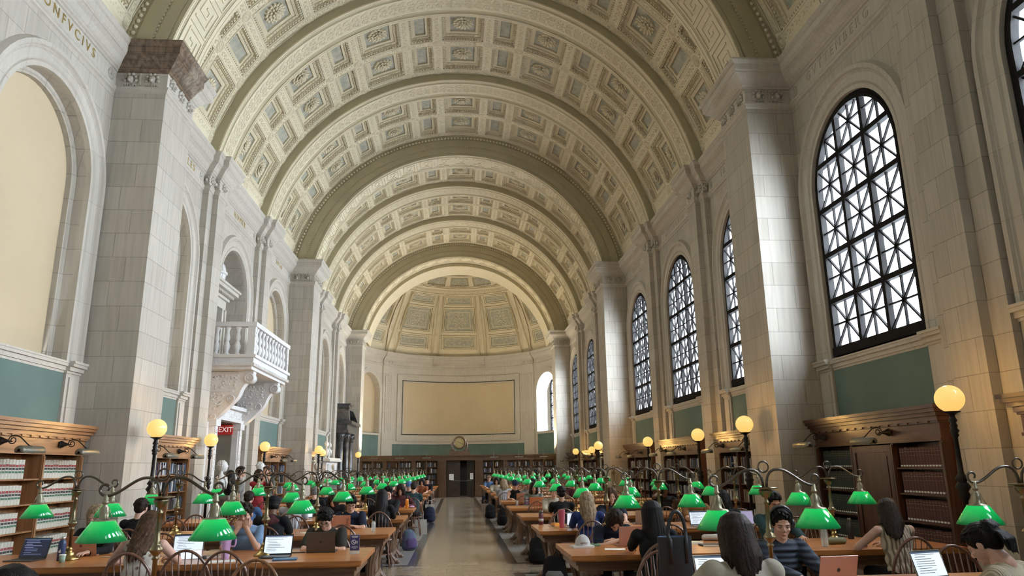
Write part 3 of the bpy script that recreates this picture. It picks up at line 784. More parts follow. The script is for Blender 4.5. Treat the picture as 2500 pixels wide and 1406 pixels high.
for g0, g1 in ((-13,13),(19,44.5),(-44.5,-19),(54,82),(-82,-54)):
    w = g1-g0; c = (g0+g1)/2
    dpanel(c-w/2*.90, c+w/2*.90, 6, 15.5); dpanel(c-w/2*.90, c+w/2*.90, 17, 34.5, 1); dpanel(c-w/2*.90, c+w/2*.90, 35.7, 43)
dm.m = 1
for t, w in ((-16,2.0),(16,2.0),(-49,3.6),(49,3.6)):
    dquad(DG(t-w),DG(t+w),DG(4),DG(44),.05); dquad(DG(t-w),DG(t-w+.01),DG(4),DG(44),.05)
    for e in (-1,1):
        dquad(DG(t+e*w-.3),DG(t+e*w+.3),DG(0),DG(44),.09)
        for q in (t+e*w-.3, t+e*w+.3): dm.poly([(DG(q),DG(0),0),(DG(q),DG(0),.09),(DG(q),DG(44),.09),(DG(q),DG(44),0)])
    for k in range(26):
        p = DG(6+k*1.45)
        for e in ((-1,1) if w > 3 else (0,)): dm.ell((DG(t+e*w*.4), p, .05),(DG(w*.3),DG(.45),.04),5,3); dm.ell((DG(t+e*w*.4+w*.25), p+DG(.7), .05),(DG(w*.2),DG(.3),.04),5,3)
for (a, b, h) in ((43.5,44.3,.12),(44.3,48,.06),(48,49,.14),(49,49.6,.08)): dquad(DG(-100),DG(100),DG(a),DG(b),h,n=40); dquad(DG(-100),DG(100),DG(a),DG(a),0,h,n=40); dquad(DG(-100),DG(100),DG(b),DG(b),h,0,n=40)
for k in range(90):
    t = DG(-90+2*k); dm.ell((t,DG(46.2),.06),(.018,.02,.06),5,3)
    dm.ell((t,DG(44.9),.06),(.012,.012,.05),5,3)
dm.m = 2; dquad(DG(-100),DG(100),DG(49.6),DG(90),-.10,n=40,k=6)
for k in range(-4, 4):
    a, b = k*24-12+24, k*24+12+24; dm.m = 2; dquad(DG(a+2.5),DG(b-2.5),DG(50.5),DG(57),-.07)
    dm.m = 3; dquad(DG(a+4),DG(b-4),DG(51.3),DG(56.3),-.05); dm.m = 1; dquad(DG(a-2.5),DG(a+2.5),DG(49.6),DG(57.5),.0)
    for q in (a-2.5,a+2.5): dm.poly([(DG(q),DG(49.6),-.1),(DG(q),DG(49.6),.0),(DG(q),DG(57.5),.0),(DG(q),DG(57.5),-.1)])
    for j in range(9): dm.ell((DG(a+4+j*2),DG(50.3),-.04),(.012,.006,.04),5,2)
dm.m = 1; dquad(DG(-100),DG(100),DG(57.2),DG(58.5),.02,n=40); dquad(DG(-100),DG(100),DG(57.2),DG(57.2),-.1,.02,n=40); dquad(DG(-100),DG(100),DG(58.5),DG(58.5),.02,-.1,n=40)
dm.build('ceiling', ['stucco','stucco_light','olive','coffer_blue'], kind='structure')
# window of the apse: the same kind, set in the right-hand side arch
c = Vector(((APR+1.0)*sin(AN), APC+(APR+1.0)*cos(AN), .45))
add_window(T(*c) @ RZ(pi+pi/2-AN) @ Matrix.Scale(.97, 4, (0,1,0)))
# ================================================================== FURNITURE
ORD = ['first','second','third','fourth','fifth','sixth','seventh','eighth','ninth','tenth','eleventh','twelfth','thirteenth']
SIDE = {-1: 'balcony side', 1: 'window side'}
# ---- green glass and lamp light
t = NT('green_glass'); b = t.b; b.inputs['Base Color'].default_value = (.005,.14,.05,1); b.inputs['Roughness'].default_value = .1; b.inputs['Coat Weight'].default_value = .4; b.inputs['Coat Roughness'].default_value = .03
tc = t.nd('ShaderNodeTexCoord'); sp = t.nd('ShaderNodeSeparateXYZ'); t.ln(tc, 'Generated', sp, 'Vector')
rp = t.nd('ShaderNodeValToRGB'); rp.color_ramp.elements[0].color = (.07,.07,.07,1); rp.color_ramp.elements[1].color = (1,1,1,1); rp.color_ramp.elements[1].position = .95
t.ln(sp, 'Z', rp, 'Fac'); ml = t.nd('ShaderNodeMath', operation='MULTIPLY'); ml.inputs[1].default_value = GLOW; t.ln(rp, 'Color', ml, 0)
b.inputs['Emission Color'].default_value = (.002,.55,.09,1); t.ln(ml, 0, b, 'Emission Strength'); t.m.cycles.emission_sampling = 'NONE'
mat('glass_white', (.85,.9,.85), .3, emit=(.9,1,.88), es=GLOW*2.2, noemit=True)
mat('bulb', (1,1,1), .3, emit=(1,.86,.62), es=BULB)
mat('globe_glass', (.5,.4,.22), .15, emit=(1.0,.60,.16), es=GLOBE, noemit=True)
mat('reflector', (.20,.185,.145), .42, metal=.6)
mat('iron_arm', (.05,.042,.036), .4, metal=.8)
# ---- reading lamp with two shades ------------------------------------
def lamp_proto():
    root = link('reading_lamp', None)
    m = MB(); m.lathe([(.105,0),(.108,.012),(.09,.03),(.06,.045),(.052,.06),(.055,.068),(.035,.08),(.030,.095),(.038,.105),(.028,.12),(.022,.135)], n=20); m.build('base','brass',root)
    m = MB(); m.lathe([(.017,.13),(.016,.30),(.024,.305),(.026,.315),(.018,.325),(.022,.335),(.044,.36),(.046,.372),(.030,.395),(.022,.41),(.026,.42),(.018,.43),(.014,.60),(.021,.605),(.022,.614),(.014,.622),(.015,.645),(.030,.652),(.034,.662),(.048,.684),(.050,.698),(.042,.702),(.044,.708),(.088,.712),(.090,.719),(.02,.722)], n=12); m.build('post','brass_dull',root)
    for sg in (-1, 1):
        m = MB(); P = []
        P = [(sg*.013,0,.715),(sg*.014,0,.755),(sg*.024,0,.795),(sg*.046,0,.828),(sg*.078,0,.846),(sg*.112,0,.848)]
        for k in range(1, 13): u = k/12; P.append((sg*(.112+.255*u), 0, .848-.118*(u*u*(3-2*u))))
        for k in range(1, 15):   # volute
            a = -pi/2+k/14*1.5*pi*1.15; r = .047*(1-k/14*.62); P.append((sg*(.38+r*cos(a)), 0, .777+r*sin(a)))
        m.tube(P, [.0105]*18+[.0105-.0035*k/14 for k in range(1,15)], 8); m.build('arm','bronze_arm',root)
        m = MB(); c = (sg*.372,0,-.004)
        m.lathe([(.010,.745),(.016,.735),(.016,.70),(.022,.695),(.022,.685),(.015,.68),(.015,.672),(.026,.655),(.030,.62),(.030,.585),(.040,.578),(.075,.572),(.075,.562)][::-1], c, 12)
        for k in range(4):
            a = pi/4+k*pi/2; m.tube([(c[0]+.026*cos(a),.026*sin(a),.655),(c[0]+.040*cos(a),.040*sin(a),.615),(c[0]+.058*cos(a),.058*sin(a),.57)], .003, 4)
        m.build('shade_holder','shade_holder',root)
        m = MB(); m.lathe([(.158,.432),(.161,.436),(.074,.568),(.066,.570)], c, 28, caps=(False,False))
        m.m = 1; m.lathe([(.066,.568),(.155,.433),(.158,.432)], c, 28, caps=(False,False)); sh = m.build('shade',['green_glass','glass_white'],root)
        m = MB(); m.ell((c[0],0,.50),(.022,.022,.03),6,4); m.build('bulb','bulb',sh)
    m = MB(); m.torus((0,0,.868),.039,.0068,22,6,'Y'); m.build('ring','bronze_arm',root)
    tag(root, cat='lamp', group='double reading lamps on the tables')
    return root
LAMP = lamp_proto()
TX0, TX1, TZ = 1.06, 5.32, .76
TY = lambda k: 5.43+2.965*k
NROW = 12
def shared_ok(k): return k >= 6
for s in (-1, 1):
    for k in range(NROW):
        for px, w in ((2.17,'nearer the aisle'),(4.18,'nearer the wall')):
            lab = f'brass reading lamp with two green shades, {w}, on {ORD[k]} table on {SIDE[s]}'
            inst(LAMP, (s*px, TY(k), TZ), 0, lab)
dead(LAMP)
# ---- reading table -----------------------------------------------------
def table_proto():
    root = link('reading_table', None); Lx = TX1-TX0; W = 1.26; x0, x1 = -Lx/2, Lx/2
    m = MB(); m.box((x0,-W/2,.715),(x1,W/2,.76)); m.box((x0+.015,-W/2+.015,.70),(x1-.015,W/2-.015,.716),bot=False); m.build('tabletop','table_oak',root)
    m = MB()
    for a,b,z0,z1 in ((.05,.0,.66,.70),(.075,.0,.60,.66)): m.box((x0+a,-W/2+a,z0),(x1-a,W/2-a,z1))
    m.build('apron','table_dark_h',root)
    for sx in (-1, 1):
        for sy in (-1, 1):
            m = MB(); X = sx*(Lx/2-.24); Y = sy*(W/2-.17)
            rings = []
            for z, r, dx in ((.60,.085,0),(.54,.09,.01),(.46,.075,0),(.32,.06,-.02),(.20,.055,-.02),(.14,.06,0),(.10,.075,.02),(.06,.085,.05),(.0,.095,.06)):
                rings.append([(X+sx*dx+(r*(1+(.09 if k % 2 else -.05)))*cos(2*pi*k/20), Y+(r*(1+(.09 if k % 2 else -.05)))*sin(2*pi*k/20)*.8, z) for k in range(20)])
            m.rings(rings[::-1], sm=False)
            for q in (-.05,0,.05): m.ell((X+sx*.135,Y+q,.025),(.045,.02,.028),6,4)
            m.box((X-.09,Y-.1,.57),(X+.09,Y+.1,.61))
            m.build('leg','table_dark',root)
        m = MB(); m.box((sx*(Lx/2-.24)-.045,-.40,.10),(sx*(Lx/2-.24)+.045,.40,.20)); m.box((sx*(Lx/2-.24)-.03,-.2,.2),(sx*(Lx/2-.24)+.03,.2,.60)); m.build('trestle','table_dark',root)
    m = MB(); m.box((x0+.24,-.04,.12),(x1-.24,.04,.18)); m.build('stretcher','table_dark_h',root)
    tag(root, cat='table', group='long oak reading tables'); return root
TAB = table_proto()
for s in (-1, 1):
    for k in range(NROW):
        inst(TAB, (s*(TX0+TX1)/2, TY(k), 0), 0 if s > 0 else pi, f'long oak reading table, {ORD[k]} along the aisle, on {SIDE[s]}')
dead(TAB)
# ---- windsor chair -----------------------------------------------------
def chair_parts():
    """sitter faces +y; origin on the floor under the seat"""
    P = []
    m = MB(); rings = []
    for z, e in ((.425,.92),(.44,1.0),(.458,1.0),(.462,.9)):
        rings.append([((.215 if sin(a) < 0 else .235)*e*cos(a)*(1+.06*abs(cos(a))), .205*e*sin(a), z) for a in [2*pi*k/20 for k in range(20)]])
    m.rings(rings); P.append(('seat', m))
    bow = []
    for k in range(25):
        a = pi*k/24; w = .245; h = .47
        bow.append((-(w-.02*sin(a)**6)*cos(a), -.17-.09*(sin(a)**.8), .452+h*sin(a)**.82))
    m = MB(); m.tube(bow, .0135, 8, flat=1.25); P.append(('bow', m))
    for j in range(-3, 4):
        x = j*.047; a = math.acos(max(-1, min(1, x*1.28/.245))); zt = .452+.47*sin(a)**.82; yt = -.17-.09*sin(a)**.8
        m = MB(); m.tube([(x,-.175,.455),(x*1.12,-.175-(yt+.175)*-.4,.455+(zt-.455)*.4),(x*1.28,yt,zt)], [.006,.0085,.005], 6); P.append(('spindle', m))
    for sx in (-1, 1):
        for sy in (-1, 1):
            m = MB(); a = Vector((sx*.14,sy*.12,.43)); b = Vector((sx*.20,sy*(.20 if sy > 0 else .22),0))
            pts = [a+(b-a)*u for u in (0,.12,.25,.4,.55,.62,.8,1)]; m.tube(pts, [.012,.016,.019,.014,.018,.012,.018,.010], 8); P.append(('leg', m))
    m = MB(); m.tube([(-.17,-.17,.2),(-.17,0,.2),(-.17,.16,.2)],[.008,.013,.008],6); P.append(('stretcher', m))
    m = MB(); m.tube([(.17,-.17,.2),(.17,0,.2),(.17,.16,.2)],[.008,.013,.008],6); P.append(('stretcher', m))
    m = MB(); m.tube([(-.17,0,.2),(0,0,.2),(.17,0,.2)],[.008,.013,.008],6); P.append(('stretcher', m))
    return P
CP = chair_parts()
def chair_proto(m_):
    root = link('windsor_chair', None)
    for n, m in CP: m.build(n, m_, root)
    tag(root, cat='chair', group='bow-back windsor chairs at the tables'); return root
CH = {'chair_wood': chair_proto('chair_wood'), 'chair_amber': chair_proto('chair_amber')}
cm = MB()
for n, m in CP:
    o = len(cm.v); cm.v += m.v; cm.f += [tuple(i+o for i in f_) for f_ in m.f]; cm.mi += m.mi; cm.sm += m.sm
CHFAR = cm.mesh('windsor_chair', 'chair_wood')
SEATX = [1.62, 2.62, 3.62, 4.62]
rc = random.Random(3)
CHAIRS = {}
SEATN = ['aisle-end','second','third','wall-end']
def add_chair(x, y, rz, label, far=False, m_='chair_wood'):
    if far: return link('windsor_chair', CHFAR, None, (x,y,0), rz, label=label, cat='chair', group='bow-back windsor chairs at the tables')
    return inst(CH[m_], (x,y,0), rz, label)
OVR = {}     # (side,row,dir,seat) -> (x,y) taken from where the sitter is
# ================================================================== BOOKCASES, LAMPS, STONEWORK
def bookcase(s, yc, wood_, label, door_mid=False, zt=2.40, W=3.5, cols=3):
    """against the side wall; s=-1 portal side, s=1 window side. local: u along y, x outward from wall face"""
    root = link('bookcase', None, None, (s*XW, yc, 0)); tag(root, label, 'bookcase', 'bookcases between the pilasters')
    X = lambda d: -s*d           # local x for a distance d out from the wall
    def bx(m, d0, d1, y0, y1, z0, z1):
        a, b = sorted((X(d0), X(d1))); m.box((a,y0,z0),(b,y1,z1))
    h = W/2; D = .30
    m = MB(); bx(m, .01, .025, -h+.03, h-.03, .1, 2.2); m.build('back_panel', wood_, root)
    m = MB(); bx(m, .01, D+.05, -h-.02, h+.02, 0, .12); bx(m, .01, D+.02, -h, h, .12, .40); bx(m, .01, D+.05, -h-.02, h+.02, .40, .44)
    cw = (W-.06)/cols
    for c in range(cols): bx(m, D+.02, D+.032, -h+.1+c*cw, -h+cw-.04+c*cw, .17, .36)
    m.build('base', wood_, root)
    for k in range(cols+1):
        y = -h+.03+k*cw; m = MB(); w = .045 if k in (0, cols) else .03
        bx(m, .02, D, y-w if k else y-.03, y+w if k < cols else y+.03, .44, 1.93); bx(m, D, D+.02, y-w*.6, y+w*.6, .46, 1.90); m.build('upright', wood_, root)
    m = MB(); bx(m, .01, D+.01, -h, h, 1.92, 2.18); bx(m, .01, D+.03, -h-.01, h+.01, 1.92, 1.96)
    for z0, z1, d in ((2.16,2.19,.04),(2.19,2.25,.06),(2.25,2.30,.10),(2.30,2.35,.14),(2.35,2.40,.17)): bx(m, .01, D+d, -h-d+.02, h+d-.02, z0, z1)
    for c in range(14): 
        y = -h+.1+(W-.2)*(c+.5)/14; bx(m, D+.04, D+.06, y-.05, y+.05, 2.165, 2.19)
    m.build('cornice', wood_+'_h', root)
    zs = [.44,.83,1.21,1.57]
    for c in range(cols):
        y0, y1 = -h+.03+c*cw+.03, -h+.03+(c+1)*cw-.03
        if door_mid and c == 1:
            m = MB(); bx(m, D-.03, D, y0, y1, .46, 1.90)
            for a,b,z0,z1 in ((y0,y0+.09,.46,1.90),(y1-.09,y1,.46,1.90),(y0+.09,y1-.09,.46,.56),(y0+.09,y1-.09,1.80,1.90),(y0+.09,y1-.09,1.0,1.09)): bx(m, D, D+.018, a, b, z0, z1)
            bx(m, D, D+.01, y0+.13, y1-.13, .62, .95); bx(m, D, D+.01, y0+.13, y1-.13, 1.14, 1.74)
            dr = m.build('door', wood_, root); continue
        for z in zs[1:]:
            m = MB(); bx(m, .03, D-.01, y0, y1, z-.022, z); m.build('shelf', wood_, root)
    root['cols'] = cols
    return root, [(y0_, y0_+cw-.06) for y0_ in [-h+.06+c*cw for c in range(cols)]], zs
BK = {}
def book_mesh(kind, h, t, d=.22):
    k = (kind, h, t)
    if k in BK: return BK[k]
    m = MB(); e = t*.16; m.rings([[(-d/2,-t/2,z),(d/2-e,-t/2,z),(d/2-e*.3,-t/2+e*.7,z),(d/2,-t/2+e*1.8,z),(d/2,t/2-e*1.8,z),(d/2-e*.3,t/2-e*.7,z),(d/2-e,t/2,z),(-d/2,t/2,z)] for z in (0,h)], sm=False); m.m = 1; x = d/2
    for z0, z1, mi in BANDS[kind][2]:
        m.m = mi; m.box((x-.003,-t/2+.008,z0*h),(x+.0012,t/2-.008,z1*h))
    BK[k] = m.mesh('book', BANDS[kind][:2][0]); return BK[k]
def bmat(n, c, r=.6): mat(n, c, r, var=.12, scale=20)
for n, c in dict(bk_buff=(.58,.55,.46), bk_red=(.33,.05,.05), bk_black=(.03,.03,.035), bk_green=(.06,.16,.10), bk_maroon=(.085,.028,.03), bk_dgreen=(.022,.036,.03), bk_label=(.72,.72,.70), bk_blue=(.07,.11,.20), bk_white=(.62,.62,.62), bk_gilt=(.35,.27,.12), bk_navy=(.03,.04,.075), bk_tan=(.32,.22,.13), bk_grey=(.2,.21,.23)).items(): bmat(n, c)
BANDS = {'law': (['bk_buff','bk_red','bk_black','bk_green'], 0, [(.62,.74,1),(.46,.57,2),(.30,.40,3)]),
         'maroon': (['bk_maroon','bk_label','bk_gilt'], 0, [(.05,.13,1),(.78,.80,2),(.60,.61,2),(.9,.91,2)]),
         'dgreen': (['bk_dgreen','bk_label','bk_gilt'], 0, [(.05,.12,1),(.82,.83,2),(.7,.71,2)])}
nbook = 0
def fill(s, yc, y0, y1, z, kind, h, t, label, gap=0, jitter=.006, seed=0, depth=.24):
    """a run of single books on one shelf (world positions); s selects the wall"""
    global nbook
    r = random.Random(seed); y = yc+y0+.01
    while y+t < yc+y1-.01-gap:
        hh = h+r.choice((0,0,-.005,.006)); me = book_mesh(kind, round(hh,3), t)
        o = link('book', me, None, (s*(XW-.165), y+t/2, z+.001), 0 if s < 0 else pi, label=label, cat='book', group=label)
        y += t+.0045; nbook += 1
SHW = ['lowest','second','third','top']
def mixed_row(m, P, L, z, seed, hmax=.27, full=1.0, nm=8):
    """many assorted spines, one mesh with per-book materials"""
    r = random.Random(seed); u = .01
    while u < L*full:
        t = r.uniform(.022,.055); h = r.uniform(.20, hmax)
        if r.random() < .05: u += r.uniform(.05,.2); continue
        m.m = r.randrange(nm); P(m, u, min(u+t-.002, L), z, z+h, r.uniform(0,.02)); u += t
MIX = ['bk_black','bk_navy','bk_blue','bk_white','bk_maroon','bk_grey','bk_dgreen','bk_tan']
stuffm = MB()
cases = []
names = {11:'first',16:'second',21:'third',26:'fourth',31:'fifth',36:'sixth',41:'seventh',6:'rear'}
def nm(y): return names[min(names, key=lambda k: abs(k-y))]
for s in (-1, 1):
    for y in bays_c:
        if y < 5.5 or (s < 0 and (20 < y < 22 or y > 34)): continue
        if y < 8: 
            if s < 0: continue
        w_ = 'oak_case' if s < 0 else 'mahogany'
        lab = ('oak' if s < 0 else 'shaded oak')+f' bookcase with carved cornice below the {nm(y)} arch, '+('balcony wall' if s < 0 else 'window wall')
        root, cols, zs = bookcase(s, y, w_, lab, door_mid=(s > 0 and 10 < y < 12))
        if 10 < y < 12:
            for c, (a, b_) in enumerate(cols):
                if s > 0 and c == 1: continue
                for k, z in enumerate(zs):
                    if s < 0:
                        if c == 0 and k < 1: continue
                        fill(s, y, a, b_, z, 'law', .27, .074, f'buff law volume banded red, black and green, {SHW[k]} shelf, bay {"of the far end" if c == 2 else "in the middle" if c == 1 else "next to pilaster"}', gap=.05+.25*(c == 1), seed=k*7+c)
                    else:
                        kd = 'maroon' if c == 0 else 'dgreen'
                        fill(s, y, a, b_, z, kd, .30 if k < 3 else .28, .062 if c == 0 else .058, f'{"maroon" if c == 0 else "dark green"} bound volume with white call label, {SHW[k]} shelf, window wall', gap=.04, seed=k*5+c)
        else:
            for c, (a, b_) in enumerate(cols):
                for k, z in enumerate(zs):
                    def P(m, u0, u1, z0, z1, dd, s=s, y=y, a=a):
                        x0, x1 = sorted((s*(XW-.05), s*(XW-.27+dd))); m.box((x0,y+a+u0,z0),(x1,y+a+u1,z1), bot=False)
                    mixed_row(stuffm, P, b_-a, z, int(y*10)+c*5+k*31+s, full=.97)
# ---- wall lamps on the bookcase friezes
def sconce_proto():
    root = link('bookcase_lamp', None)
    m = MB(); m.M = RY(pi/2); m.lathe([(.055,0),(.06,.01),(.055,.02),(.042,.03),(.048,.04),(.036,.05),(.030,.075),(.016,.11),(.012,.13)], n=14); m.build('wall_rose','iron_arm',root)
    m = MB(); P = []
    for k in range(20):
        a = -pi/2-k/19*2.9*pi; r = .018+.042*k/19; P.append((.17+r*cos(a), 0, .01+r*sin(a)))
    x0, _, z0 = P[-1]
    for k in range(1, 13): u = k/12; P.append((x0+.27*u, 0, z0-.02*u-.13*(1-cos(u*pi))/2+.04*sin(u*pi)))
    m.tube([(.12,0,0),(.16,0,-.01)]+P, .008, 6); m.build('arm','iron_arm',root)
    m = MB(); e = P[-1]; n = 10; rings = []
    for yv, rr in ((-.28,.02),(-.275,.060),(-.25,.070),(.25,.070),(.275,.060),(.28,.02)):
        rings.append([(e[0]+rr*cos(a), yv, e[2]-.05+rr*.9*sin(a)) for a in [pi*1.16-pi*1.32*k/n for k in range(n+1)]])
    m.rings(rings, close=False); m.tube([(e[0],0,e[2]-.01),(e[0],0,e[2]+.02)], .012, 6); m.box((e[0]-.06,-.24,e[2]-.085),(e[0]+.06,.24,e[2]-.07)); m.build('reflector_shade','reflector',root)
    tag(root, cat='lamp', group='scroll-arm lamps on the bookcases'); return root
SCN = sconce_proto()
PT = ['nearer end','further end']
for s in (-1, 1):
    for y in bays_c:
        if y < 8 or (s < 0 and (20 < y < 22 or y > 34)): continue
        for j, dy in enumerate((-.62,.95) if s < 0 else (-.6,1.35)):
            o = inst(SCN, (s*(XW-.33), y+dy, 2.08), (0 if s < 0 else pi), f'scroll-arm lamp, {PT[j]} of the {nm(y)} {"oak" if s < 0 else "mahogany"} bookcase')
dead(SCN)
# ---- globe standards
def globe_proto():
    root = link('globe_lamp', None)
    m = MB(); m.lathe([(.20,0),(.20,.04),(.16,.07),(.10,.10),(.07,.16),(.09,.20),(.05,.24),(.04,.30)], n=16); m.build('base','iron',root)
    m = MB(); pr = [(.034,.28),(.030,1.20),(.05,1.23),(.065,1.27),(.05,1.31),(.085,1.36),(.06,1.40),(.045,1.42),(.075,1.45),(.04,1.50),(.032,1.52),(.026,1.92),(.045,1.95),(.034,1.97),(.055,2.0),(.034,2.03),(.045,2.06),(.03,2.09),(.05,2.12),(.034,2.15),(.03,2.18),(.055,2.20),(.095,2.215),(.10,2.225)]
    m.lathe(pr, n=12); m.build('post','iron',root)
    m = MB(); m.ell((0,0,2.375),(.162,.162,.16),28,18); m.build('globe','globe_glass',root)
    tag(root, cat='lamp', group='tall globe lamps along the walls'); return root
GLP = globe_proto()
gy = [8.68,13.5,18.2,23.25,27.0 if False else 28.3,34.3,37.8]
GL = [(5.74,8.3,'by the first window-side pilaster'),(5.28,13.5,'before the first window-side pier'),(5.93,18.2,'between first and second window-side bookcases'),(5.96,23.25,'by the third window'),(5.1,27.1,'before the second window-side pier'),(6.15,34.2,'by the bookcase past the second window-side pier'),(5.97,37.8,'furthest on the window side'),
      (-5.3,13.2,'before the first balcony-side pier'),(-6.08,18.5,'at the foot of the balcony portal, nearer jamb'),(-6.2,24.1,'past the balcony portal'),(-5.38,28.9,'at the second balcony-side pier'),(-6.15,34.0,'beside the white marble mantel'),(-5.35,40.1,'by the black marble portal')]
for x, y, w_ in GL: inst(GLP, (x,y,0), 0, 'tall black iron lamp with yellow globe, '+w_)
dead(GLP)
for x, y, w_ in GL:      # the bulb of each globe, shining through its whole surface
    ld = bpy.data.lights.new('globe_light','POINT'); ld.energy = GLOBE_W; ld.color = (1,.56,.16); ld.shadow_soft_size = .17
    lo = bpy.data.objects.new('globe_light', ld); COL.objects.link(lo); lo.location = (x,y,2.375)
# ---- balcony portal -----------------------------------------------------
DY = near(21.1)
root = link('marble_balcony', None, None, (-XW, DY, 0)); tag(root, 'white marble balcony on carved brackets above the exit doorway', 'balcony')
xo = 1.25; hw = 1.95
def foliage(m, x, y0, y1, z0, z1, seed, n=60, ax='y', out=.02):
    r = random.Random(seed)
    for _ in range(n):
        a, b = r.uniform(y0, y1), r.uniform(z0, z1); q = r.uniform(.02,.05); 
        c = (x, a, b) if ax == 'y' else (a, x, b); rr = (out, q, q*.6) if ax == 'y' else (q, out, q*.6)
        m.ell(c, rr, 6, 3)
m = MB(); m.box((0,-hw,4.36),(xo,hw,4.50)); m.box((0,-hw-.04,4.28),(xo+.04,hw+.04,4.36)); m.box((0,-hw+.05,4.20),(xo-.05,hw-.05,4.28)); m.box((0,-hw-.06,4.50),(xo+.06,hw+.06,4.58))
for k in range(40): y = -hw+2*hw*(k+.5)/40; m.box((xo+.035,y-.025,4.29),(xo+.055,y+.025,4.35))
for k in range(13): x = xo*(k+.5)/13; m.box((x-.025,-hw-.055,4.29),(x+.025,-hw-.035,4.35))
m.build('balcony_floor','marble_white',root)
m = MB(); m.box((xo-.20,-hw-.02,5.32),(xo+.03,hw+.02,5.44)); m.box((0,-hw-.02,5.32),(xo-.20,-hw+.20,5.44)); m.box((0,hw-.20,5.32),(xo-.20,hw+.02,5.44)); m.build('handrail','marble_white',root)
bal = MB(); bal.lathe([(.075,4.58),(.075,4.62),(.05,4.64),(.055,4.68),(.085,4.76),(.09,4.82),(.06,4.90),(.045,4.94),(.06,4.96),(.075,5.02),(.06,5.10),(.04,5.18),(.055,5.24),(.075,5.28),(.075,5.32)], n=12)
bme = bal.mesh('baluster','marble_white')
for k in range(10): link('baluster', bme, root, (xo-.09, -hw+.42+(2*hw-.84)*k/9, 0))
for e in (-1, 1):
    for k in range(3): link('baluster', bme, root, (.25+k*.27, e*(hw-.09), 0))
    m = MB(); m.box((xo-.19,-hw+.0 if e < 0 else hw-.19,4.58),(xo+.0,-hw+.19 if e < 0 else hw,5.32)); foliage(m, xo, e*(hw-.15), e*(hw-.04), 4.7, 5.2, 5, 10); m.build('corner_post','marble_white',root)
    # scrolled bracket
    m = MB(); y0 = e*1.35-.14
    out = []
    for k in range(40):
        u = k/39; z = 4.20-1.30*u; x = (xo-.10)*(1-u)**.55*(1) + .05*sin(u*14)*(1-u) ; out.append((max(.06, x if u < .98 else .06), z))
    for a, b in zip(out, out[1:]):
        m.poly([(a[0],y0,a[1]),(b[0],y0,b[1]),(b[0],y0+.28,b[1]),(a[0],y0+.28,a[1])])
        for yy in (y0, y0+.28): m.poly([(0,yy,a[1]),(a[0],yy,a[1]),(b[0],yy,b[1]),(0,yy,b[1])])
    m.M = T(xo-.26,y0-.02,3.93) ; m.M = None
    for (cx, cz, r) in ((xo-.2,4.02,.13),(.62,3.48,.10),(.20,3.02,.07)):
        for yy in (y0-.015, y0+.295):
            m.torus((cx,yy,cz), r*.85, .022, 14, 5, 'Y'); m.torus((cx,yy,cz), r*.4, .018, 10, 5, 'Y')
        m.tube([(cx,y0-.01,cz),(cx,y0+.29,cz)], r, 14)
    foliage(m, y0-.005, .1, .75, 3.75, 4.1, 2, 46, 'x', .016); foliage(m, y0-.005, .1, .42, 3.2, 3.62, 3, 30, 'x', .016)
    for z in (3.68, 4.16): m.box((.03,y0-.03,z-.02),(.75 if z > 4 else .66,y0,z+.02))
    m.build('bracket','marble_white',root)
# portal frame with exit doorway
pf = link('marble_doorcase', None, None, (-XW, DY, 0)); tag(pf, 'carved white marble door surround under the balcony', 'door surround')
for e in (-1, 1):
    m = MB(); a, b = sorted((e*.95, e*1.28)); m.box((0,a,0),(.16,b,2.95)); m.box((.16,a+.06,.1),(.20,b-.06,2.8)); m.box((0,a-.03,2.80),(.24,b+.03,2.98)); foliage(m, .20, a+.08, b-.08, .2, 2.75, 8, 90, 'y', .015); m.build('pilaster','marble_white',pf)
    m = MB(); a, b = sorted((e*1.28, e*1.62)); m.box((0,a,0),(.05,b,3.3)); a, b = sorted((e*1.5, e*1.62)); m.box((.05,a,.1),(.07,b,3.2)); m.build('jamb','marble_white',pf)
m = MB(); m.box((0,-1.3,2.98),(.24,1.3,3.06)); m.box((0,-1.25,3.06),(.18,1.25,3.32)); foliage(m, .18, -1.1, 1.1, 3.1, 3.28, 9, 60, 'y', .015); m.box((0,-1.34,3.32),(.30,1.34,3.42)); m.build('lintel','marble_white',pf)
# dark passage behind the doorway and its far wall
m = MB(); X0 = -XW-.02
m.poly([(X0,DY-.95,0),(X0,DY-.95,2.98),(X0-1.6,DY-.95,2.98),(X0-1.6,DY-.95,0)]); m.poly([(X0,DY+.95,0),(X0,DY+.95,2.98),(X0-1.6,DY+.95,2.98),(X0-1.6,DY+.95,0)])
m.poly([(X0-1.6,DY-.95,0),(X0-1.6,DY+.95,0),(X0-1.6,DY+.95,2.98),(X0-1.6,DY-.95,2.98)]); m.poly([(X0,DY-.95,2.98),(X0,DY+.95,2.98),(X0-1.6,DY+.95,2.98),(X0-1.6,DY-.95,2.98)]); m.poly([(X0,DY-.95,.003),(X0,DY+.95,.003),(X0-1.6,DY+.95,.003),(X0-1.6,DY-.95,.003)])
m.build('wall_passage', 'hall_wall', kind='structure')
es = link('exit_sign', None, None, (-XW-.22, DY+.90, 2.80)); tag(es, 'red exit sign with white letters and arrow inside the marble doorway', 'sign')
mat('sign_red', (.34,.02,.02), .4, emit=(.5,.02,.015), es=.05, noemit=True); mat('sign_white', (.8,.78,.75), .5, emit=(1,.9,.85), es=.08, noemit=True)
m = MB(); m.box((-.24,-.03,-.135),(.24,.03,.135)); m.build('panel','sign_red',es)
text_obj('<EXIT', .21, 'lettering', 'sign_white', es, Matrix(((1,0,0,-.01),(0,0,-1,-.032),(0,1,0,-.0),(0,0,0,1))), .003, sp=.95)
